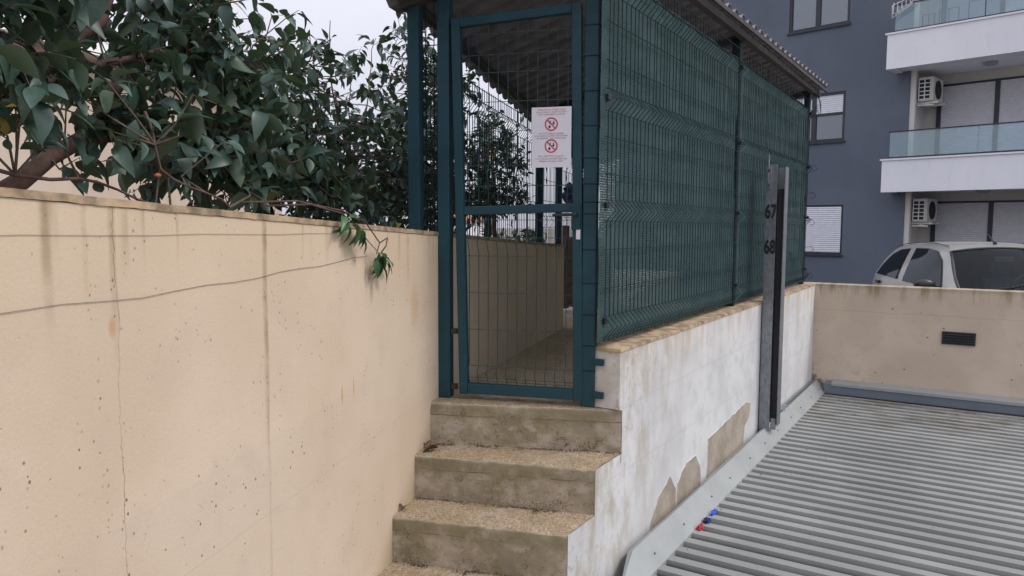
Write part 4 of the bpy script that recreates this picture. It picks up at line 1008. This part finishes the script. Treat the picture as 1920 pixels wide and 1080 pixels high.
def shutter(parent, s0, s1, z0, z1, off, mat, pitch=.052):
    mb = MB(); n = int((z1-z0)/pitch); prof = []
    for i in range(n):
        z = z0+i*(z1-z0)/n; h = (z1-z0)/n
        prof += [(z+.0, -.006), (z+h*.18, -.006), (z+h*.22, .004), (z+h*.6, .009), (z+h*.96, .004)]
    for (z, o_) in prof: mb.v += [BP(s0, off+o_, z), BP(s1, off+o_, z)]
    for i in range(len(prof)-1): mb.f.append((2*i, 2*i+1, 2*i+3, 2*i+2))
    o = mb.build('shutter', mat, parent); o['kind'] = 'stuff'; return o
for (a_, b_, z0, z1, k) in wins:
    fr_ = MB(); o0, o1 = -.10, -.02; w = .07
    bbox(fr_, a_+.001, a_+w, o0, o1, z0, z1); bbox(fr_, b_-w, b_-.001, o0, o1, z0, z1); bbox(fr_, a_+w, b_-w, o0, o1, z0+.001, z0+w); bbox(fr_, a_+w, b_-w, o0, o1, z1-w, z1-.001)
    if k != 'shut': c = a_+(b_-a_)*.52; bbox(fr_, c-.06, c+.06, o0, o1-.005, z0+w, z1-w)
    wo = fr_.build('window', M['frame'], ab)
    mb = MB(); bbox(mb, a_-.03, b_+.03, 0.001, .05, z0-.05, z0-.002); mb.build('sill', M['frame'], wo)
    zt = z1-w
    if k == 'half':
        zt = z0+(z1-z0)*.56; hb_ = MB(); bbox(hb_, a_+w, b_-w, -.10, -.025, zt-.03, zt+.035); hb_.build('cross_bar', M['frame'], wo); shutter(wo, a_+w, b_-w, zt+.012, z1-w, -.045, M['shut'])
    if k == 'shut': shutter(wo, a_+.05, b_-.05, z0+.05, z1-.05, -.010, M['shut'])
    else:
        mb = MB(); bbox(mb, a_+w, c-.06, -.075, -.065, z0+w, zt); mb.build('pane', M['pane'], wo)
        mb = MB(); bbox(mb, c+.06, b_-w, -.075, -.065, z0+w, zt); mb.build('pane', M['pane'], wo)
        mb = MB(); bbox(mb, c+.12, c+.45, -.14, -.13, z0+.1, zt); mb.build('curtain', M['shutg'], wo)
# balcony recess (to the right of the corner)
mb = MB(); bbox(mb, -7, .30, -1.3, -1.1, Z0, Z1); mb.build('recess_wall', M['cream'], ab)
mb = MB(); bbox(mb, .002, .298, -1.099, -.252, Z0, Z1); bbox(mb, -.12, -.002, -.16, -.02, Z0, Z1); mb.build('recess_side', M['cream'], ab)
mb = MB(); bbox(mb, -7, .30, -11, -1.31, Z0, Z1); mb.build('building_core', M['grey'], ab)
for lv, (zb, zt) in enumerate(((1.72, 2.47), (4.62, 5.42), (7.55, 8.35), (-.72, -.5))):
    if lv == 3: continue
    bo = empty('balcony', BP(-3, .3, zb)-wpos(ab)); bo.parent = ab
    mb = MB(); bbox(mb, -7, .33, .55, .70, zb, zt); bbox(mb, .18, .33, .002, .549, zb, zt); bbox(mb, -7, .179, -1.099, .549, zb+.03, zb+.22); mb.build('parapet', M['white'], bo)
    mb = MB(); bbox(mb, -7, .37, .52, .73, zt+.001, zt+.04); mb.build('coping', M['white'], bo)
    mb = MB(); bbox(mb, -7, .22, .615, .645, zt+.041, zt+.085); mb.build('rail_shoe', M['frame'], bo)
    sx = .20
    while sx > -6.5:
        mb = MB(); bbox(mb, sx-1.85, sx-.012, .622, .634, zt+.086, zt+.66); mb.build('glass_pane', M['rail'], bo); sx -= 1.86
    mb = MB(); bbox(mb, -7, .22, .610, .650, zt+.661, zt+.69); mb.build('top_rail', M['frame'], bo)
    # ceiling lamp under each slab
    mb = MB(); c = BP(-1.62, -.2, zb+.03); mb.tube([c, c-Vector((0, 0, .05)), c-Vector((0, 0, .08))], [.15, .15, .10], 18); mb.build('ceiling_lamp', M['lampm'], bo, smooth=False)
# sliding doors with shutters in the recess
for zb, zt, mt in ((-.60, 1.53, 'shutg'), (2.30, 4.40, 'shutg'), (5.25, 7.30, 'pane')):
    wo = MB(); 
    for s_ in (-.36, -1.60, -2.95, -4.3): bbox(wo, s_-.05, s_+.05, -1.098, -1.03, zb, zt)
    bbox(wo, -4.25, -.41, -1.098, -1.04, zt-.04, zt); wd_ = wo.build('balcony_door', M['frame'], ab)
    for a_, b_ in ((-.41, -1.55), (-1.65, -2.90), (-3.0, -4.25)):
        if mt == 'pane':
            if a_ == -.41:
                mb = MB(); bbox(mb, b_, a_, -1.08, -1.07, zb, zt-.05); mb.build('pane', M['pane'], wd_)
            else: shutter(wd_, b_, a_, zb, zt-.05, -1.06, M['shut'])
        else: shutter(wd_, b_, a_, zb, zt-.05, -1.06, M[mt])
# air conditioners (things of their own)
for zc, lab in ((3.92, 'white air conditioner on the side wall above the middle glass balcony'), (1.02, 'white air conditioner on the side wall just above the parked car')):
    ac = empty('air_conditioner', BP(-.25, -.5, zc), lab, 'air conditioner')
    bod = MB(); bbox(bod, -.47, -.14, -.92, -.14, zc, zc+.56); bo = bod.build('casing', M['acw'], ac, bevel=.012)
    mb = MB(); bbox(mb, -.415, -.165, -.139, -.130, zc+.045, zc+.515); gr = mb.build('side_grille', M['dark'], ac)
    for i in range(6): mb = MB(); bbox(mb, -.42, -.16, -.1295, -.118, zc+.04+i*.094-.011, zc+.04+i*.094+.011); mb.build('grille_bar', M['acw'], gr)
    for s_ in (-.415, -.29, -.165): mb = MB(); bbox(mb, s_-.011, s_+.011, -.1175, -.112, zc+.04, zc+.52); mb.build('grille_bar', M['acw'], gr)
    mb = MB(); c = BP(-.471, -.5, zc+.28)
    mb.tube([c, c-BD*.02], .22, 24); mb.build('fan_guard', M['dark'], ac)
    for o_ in (-.25, -.80):
        mb = MB(); bbox(mb, -.56, -.001, o_-.02, o_+.02, zc-.06, zc-.012); bbox(mb, -.045, -.001, o_-.02, o_+.02, zc-.011, zc+.40); mb.build('wall_bracket', M['acw'], ac)
    mb = MB(); mb.tube([BP(-.30, -.2, zc-.08), BP(-.50, -.15, zc-.11), BP(-.15, -.12, zc-.10)], .018, 6); mb.build('drain_hose', M['acw'], ac)
# table and rack behind the top glass rail
zt = 5.42+.04
dr = empty('drying_rack', BP(0, .75, zt+.2), 'white wire drying rack hooked on the left end of the top glass balcony', 'rack')
mb = MB()
for i in range(5): mb.tube([BP(.22-i*.09, .70, zt+.68), BP(.20-i*.09, .78, zt+.40+.05*i), BP(.05-i*.09, .78, zt+.45+.05*i)], .010, 5)
mb.tube([BP(.25, .70, zt+.62), BP(-.25, .80, zt+.74), BP(-.20, .80, zt+.55), BP(.22, .78, zt+.32), BP(.25, .70, zt+.62)], .012, 5); mb.build('wire_frame', M['acw'], dr)
tb = empty('balcony_bench', BP(-1.2, .1, 5.0), 'dark metal bench frame standing behind the top glass balcony rail', 'bench')
for a_, b_, z in ((-.55, -.30, .38), (-1.05, -.65, .42), (-1.9, -1.25, .50)):
    mb = MB(); mb.tube([BP(a_, .3, zt-.3), BP(a_, .3, zt+z), BP(b_, .3, zt+z), BP(b_, .3, zt-.3)], .016, 6); mb.tube([BP((a_+b_)/2, .3, zt), BP((a_+b_)/2, .3, zt+z)], .012, 6); mb.build('frame', M['frame'], tb)

# ------------------------------------------------------------------ other houses
ph = empty('peach_house', (-11, 8, -1.05), 'peach rendered house behind the broadleaf tree at far left', 'house')
d_ = Vector((-.55, .83, 0)).normalized()
mb = MB(); mb.obox((-12.6, 5.2, 1.0), WL*4.0, UL*2.5, (0, 0, 2.05)); mb.build('wall', M['peach'], ph)
c = Vector((-12.6, 5.2, 3.05)); mb = MB()
mb.add([c+WL*4.3+UL*2.8, c-WL*4.3+UL*2.8, c-WL*4.3-UL*2.8, c+WL*4.3-UL*2.8, c+WL*2+Vector((0, 0, 1.0)), c-WL*2+Vector((0, 0, 1.0))], [(0, 4, 5, 1), (2, 5, 4, 3), (1, 5, 2), (3, 4, 0), (0, 1, 2, 3)]); mb.build('roof', M['cream'], ph)
wv = MB(); wv.obox(Vector((-12.6, 5.2, 1.3))+UL*2.51-WL*3.4, WL*.5, UL*.02, (0, 0, .6)); wn_ = wv.build('window', M['frame'], ph)
MB().obox(Vector((-12.6, 5.2, 1.3))+UL*2.535-WL*3.4, WL*.44, UL*.004, (0, 0, .54)).build('pane', M['pane'], wn_)
hh = empty('white_house', (-22, 36, -1.05), 'small white house with terracotta roof far beyond the gate', 'house')
mb = MB(); mb.obox((-26.5, 37, 0), (.8, 0, 0), (0, 1.5, 0), (0, 0, 1.10)); mb.build('wall', M['white'], hh)
mb = MB(); c = Vector((-26.5, 37, 1.1)); mb.add([c+Vector((.95, -1.6, 0)), c+Vector((-.95, -1.6, 0)), c+Vector((-.95, 1.6, 0)), c+Vector((.95, 1.6, 0)), c+Vector((0, -1.6, .5)), c+Vector((0, 1.6, .5))], [(0, 4, 1), (2, 5, 3), (0, 3, 5, 4), (1, 4, 5, 2), (0, 1, 2, 3)]); mb.build('roof', M['tile'], hh)
gh = empty('grey_outbuilding', BP(12, 4, -.77), 'low grey outbuilding beside the apartment block, seen through the netting', 'building')
mb = MB(); bbox(mb, 8.75, 9.22, -4, -1, -.8, 2.95); mb.build('wall', M['grey'], gh); mb = MB(); bbox(mb, 9.221, 9.60, -4, -1, -.8, 2.45); mb.build('annex', M['grey'], gh)
mb = MB(); bbox(mb, 8.72, 9.26, -4.1, -.9, 2.951, 3.03); mb.build('roof_slab', M['gutter'], gh)

# ------------------------------------------------------------------ parked car
car = empty('parked_car', (0, 0, 0), 'champagne silver hatchback parked behind the beige wall', 'car')
HD = Vector((math.sin(R(24)), -math.cos(R(24)), 0)); SD = Vector((0, 0, 1)).cross(HD)   # heading and left side
WT = Vector((.19, 10.75, 0)); CO = WT-HD*.34; CO.z = -.77
car.location = CO; car.rotation_euler = (0, 0, math.atan2(HD.y, HD.x))
def cpart(mb, name, mat, parent=None, smooth=False, bevel=0): return mb.build(name, mat, parent or car, local=True, smooth=smooth, bevel=bevel)
# half sections: x, belt half width, belt z, roof half width, roof z (hood when low)
SEC = [(-1.86, .60, .62, .50, .66), (-1.80, .74, .86, .60, .95), (-1.62, .78, .93, .60, 1.20), (-1.40, .80, .95, .585, 1.345), (-1.05, .81, .94, .58, 1.395), (-.5, .82, .915, .58, 1.42), (0, .82, .895, .58, 1.42), (.28, .82, .885, .575, 1.40), (.46, .82, .884, .585, 1.335),
       (.62, .82, .88, .635, 1.235), (.90, .815, .875, .715, 1.045), (1.14, .80, .86, .74, .895), (1.45, .78, .80, .66, .835), (1.72, .73, .72, .56, .745), (1.88, .62, .58, .45, .60)]
cb = MB(); ncol = 17
def section(x, bw, bz_, rw, rz):
    half = [(0, .20), (bw*.92, .20), (bw*1.0, .34), (bw*1.015, bz_*.68), (bw, bz_)]
    half += [(bw+(rw-bw)*f+.012*math.sin(f*math.pi), bz_+(rz-bz_)*f) for f in (.34, .68)]
    half += [(rw, rz), (rw*.86, rz+.030), (rw*.45, rz+.048), (0, rz+.055)]
    return half
for sdat in SEC:
    h = section(*sdat); ring = [(p[0], p[1]) for p in h]+[(-p[0], p[1]) for p in h[-2:0:-1]]
    for (y, z) in ring: cb.v.append(Vector((sdat[0], y, z)))
nr_ = len(ring)
for i in range(len(SEC)-1):
    for k in range(nr_):
        if SEC[i][0] > .45 and SEC[i+1][0] < 1.2 and 7 <= k <= 12: continue        # windscreen opening
        b_ = (k+1) % nr_; cb.f.append((i*nr_+k, (i+1)*nr_+k, (i+1)*nr_+b_, i*nr_+b_))
cb.f.append(tuple(range(nr_))); cb.f.append(tuple((len(SEC)-1)*nr_+k for k in range(nr_-1, -1, -1)))
body = cpart(cb, 'body', M['carp'], smooth=True)
sb = body.modifiers.new('sub', 'SUBSURF'); sb.levels = sb.render_levels = 1
def interp(x):
    for a_, b_ in zip(SEC, SEC[1:]):
        if a_[0] <= x <= b_[0]: f = (x-a_[0])/(b_[0]-a_[0]); return [p+(q-p)*f for p, q in zip(a_, b_)]
def side_y(x, z, e=.014):
    _, bw, bz_, rw, rz = interp(x); f = max(0, min(1, (z-bz_)/(rz-bz_))); return bw+(rw-bw)*f+.012*math.sin(f*math.pi)+e
def side_window(pts, name, s, mat, e=.014):
    # fine fan over an outline in x,z
    n = len(pts); cx, cz = sum(p[0] for p in pts)/n, sum(p[1] for p in pts)/n; mb = MB(); rings = 4; P = []
    for r_ in range(rings+1):
        f = r_/rings; P.append([(cx+(p[0]-cx)*f, cz+(p[1]-cz)*f) for p in pts])
    for row in P[1:]:
        for (x, z) in row: mb.v.append(Vector((x, s*side_y(x, z, e), z)))
    mb.v.append(Vector((cx, s*side_y(cx, cz, e), cz))); ci = len(mb.v)-1
    fl2 = (lambda t: t) if s > 0 else (lambda t: tuple(reversed(t)))
    for k in range(n): mb.f.append(fl2((ci, k, (k+1) % n)))
    for r_ in range(rings-1):
        for k in range(n): b_ = (k+1) % n; mb.f.append(fl2((r_*n+k, (r_+1)*n+k, (r_+1)*n+b_, r_*n+b_)))
    return cpart(mb, name, mat, smooth=True)
def densify(pts, stp=.08):
    out = []
    for i in range(len(pts)):
        a_, b_ = pts[i], pts[(i+1) % len(pts)]; k = max(1, int(math.hypot(b_[0]-a_[0], b_[1]-a_[1])/stp))
        out += [(a_[0]+(b_[0]-a_[0])*q/k, a_[1]+(b_[1]-a_[1])*q/k) for q in range(k)]
    return out
rear_w = densify([(-1.44, .985), (-1.36, 1.12), (-1.20, 1.27), (-1.0, 1.335), (-.70, 1.360), (-.62, .960)])
front_w = densify([(-.38, .948), (-.48, 1.37), (-.1, 1.375), (.18, 1.352), (.40, 1.25), (.62, 1.08), (.80, .925)])
def scale_poly(p, k):
    cx, cz = sum(q[0] for q in p)/len(p), sum(q[1] for q in p)/len(p); return [(cx+(q[0]-cx)*k, cz+(q[1]-cz)*k) for q in p]
for s in (1, -1):
    side_window(scale_poly(rear_w, 1.035), 'window_seal', s, M['blackp'], .006); side_window(rear_w, 'side_window', s, M['carglass'], .012)
    side_window(scale_poly(front_w, 1.03), 'window_seal', s, M['blackp'], .006); side_window(front_w, 'side_window', s, M['carglass'], .012)
    # mirror
    mb = MB(); mb.v = []; bm = bmesh.new(); bmesh.ops.create_icosphere(bm, subdivisions=2, radius=1)
    for v in bm.verts: mb.v.append(Vector((.72+v.co.x*.065*(1 if v.co.x > 0 else .4), s*(.955+.125*v.co.y), .975+.072*v.co.z)))
    mb.f = [tuple(v.index for v in f_.verts) for f_ in bm.faces]; bm.free(); mo = cpart(mb, 'mirror', M['blackp'], smooth=True)
    mb = MB(); mb.obox((.72, s*.84, .94), (.03, 0, 0), (0, .04, 0), (0, 0, .02)); cpart(mb, 'mirror_arm', M['blackp'])
    for xx, zz in ((-1.30, .87), (-.28, .80)):
        mb = MB(); mb.obox((xx, s*(interp(xx)[1]+.014), zz), (.07, 0, 0), (0, .014, 0), (0, 0, .022)); cpart(mb, 'door_handle', M['blackp'], bevel=.008)
    # roof gutter line and door gaps
    mb = MB(); mb.tube([(x, s*(interp(x)[3]*.93), interp(x)[4]+.026) for x in (-1.35, -1.0, -.5, 0, .3)], .006, 5); cpart(mb, 'roof_strip', M['blackp'])
    for xw in (-1.22, 1.24):
        mb = MB(); mb.tube([(xw, s*.62, .29), (xw, s*.80, .29)], .29, 28); wl_ = cpart(mb, 'wheel', M['rubber']); mb = MB(); mb.tube([(xw, s*.801, .29), (xw, s*.815, .29)], .19, 20); cpart(mb, 'rim', M['galv'], wl_)
    mb = MB(); bm = bmesh.new(); bmesh.ops.create_icosphere(bm, subdivisions=2, radius=1)
    for v in bm.verts: mb.v.append(Vector((1.66+v.co.x*.17, s*(.55+.15*v.co.y), .66+.075*v.co.z)))
    mb.f = [tuple(v.index for v in f_.verts) for f_ in bm.faces]; bm.free(); cpart(mb, 'headlight', M['chrome'], smooth=True)
# windscreen: strip over the sloping front
ws = MB(); gx = [(.450, .575, 1.345), (.62, .62, 1.245), (.90, .70, 1.055), (1.13, .735, .905)]
def ws_mesh(grow, lift):
    mb = MB(); n = 12
    for i, (x, hw, z) in enumerate(gx):
        for k in range(n+1):
            f = k/n*2-1; mb.v.append(Vector((x+lift*.7+(.05*(1-f*f))*(.4+.6*i/3)+(-grow if i == 0 else grow if i == 3 else 0), f*(hw+grow), z+lift*.7+.052*(1-abs(f)**2.2)*(1-.35*i/3)+(grow*.55 if i == 0 else -grow*.5 if i == 3 else 0))))
    for i in range(3):
        for k in range(n): a_ = i*(n+1)+k; mb.f.append((a_, a_+n+1, a_+n+2, a_+1))
    return mb
M['wsglass'] = mat_glass('windscreen_glass', (.72, .80, .82), .0, .04, (.03, .04, .045), 1.22)
wsm = ws_mesh(0, .012); brd = [wsm.v[k] for k in range(13)]+[wsm.v[i*13+12] for i in (1, 2)]+[wsm.v[39+k] for k in range(12, -1, -1)]+[wsm.v[i*13] for i in (2, 1)]+[wsm.v[0]]
cpart(MB().tube(brd, .016, 6), 'windscreen_seal', M['blackp'], smooth=True); cpart(wsm, 'windscreen', M['wsglass'], smooth=True)
M['seatc'] = basic('seat_cloth_grey', (.10, .11, .12), .8)
# cabin seen through the windscreen
mb = MB(); mb.box(.55, 1.12, -.70, .70, .60, .86).box(-1.4, .9, -.74, .74, .30, .34); cpart(mb, 'dashboard', M['blackp'], bevel=.03)
for s in (1, -1):
    mb = MB(); mb.obox((-.30, s*.36, .72), (.10, 0, -.02), (0, .22, 0), (-.06, 0, .30)); se = cpart(mb, 'seat', M['seatc'], bevel=.05)
    mb = MB(); mb.obox((-.36, s*.36, 1.13), (.045, 0, 0), (0, .12, 0), (-.01, 0, .08)); cpart(mb, 'headrest', M['seatc'], se, bevel=.03)
mb = MB(); mb.tube([(.42+.05*math.cos(a_*math.pi/10), .36+.18*math.cos(a_*math.pi/10), .93+.17*math.sin(a_*math.pi/10)) for a_ in range(21)], .014, 6); cpart(mb, 'steering_wheel', M['blackp'])
mb = MB(); mb.obox((.50, 0, 1.27), (.01, 0, 0), (0, .11, 0), (0, 0, .03)); cpart(mb, 'rear_view_mirror', M['blackp'], bevel=.008)
mb = MB(); mb.tube([(1.17, -.55, .945), (1.135, -.20, .985), (1.05, .10, 1.05)], .010, 5); cpart(mb, 'wiper', M['blackp'])
mb = MB(); mb.tube([(1.19, .15, .96), (1.16, .45, .975), (1.10, .66, .985)], .010, 5); cpart(mb, 'wiper', M['blackp'])
mb = MB(); mb.obox((1.16, 0, .925), (.05, 0, .0), (0, .70, 0), (.0, 0, .018)); cpart(mb, 'cowl', M['blackp'])
mb = MB(); mb.tube([(.27, 0, 1.455), (.22, 0, 1.48), (.02, 0, 1.60)], [.022, .010, .003], 8); cpart(mb, 'aerial', M['blackp'], smooth=True)
mb = MB(); mb.box(1.80, 1.92, -.72, .72, .28, .50); cpart(mb, 'bumper', M['blackp'], bevel=.03)
print('leaves', nA, nB, nC, nD, nE, 'objects', len(bpy.data.objects))
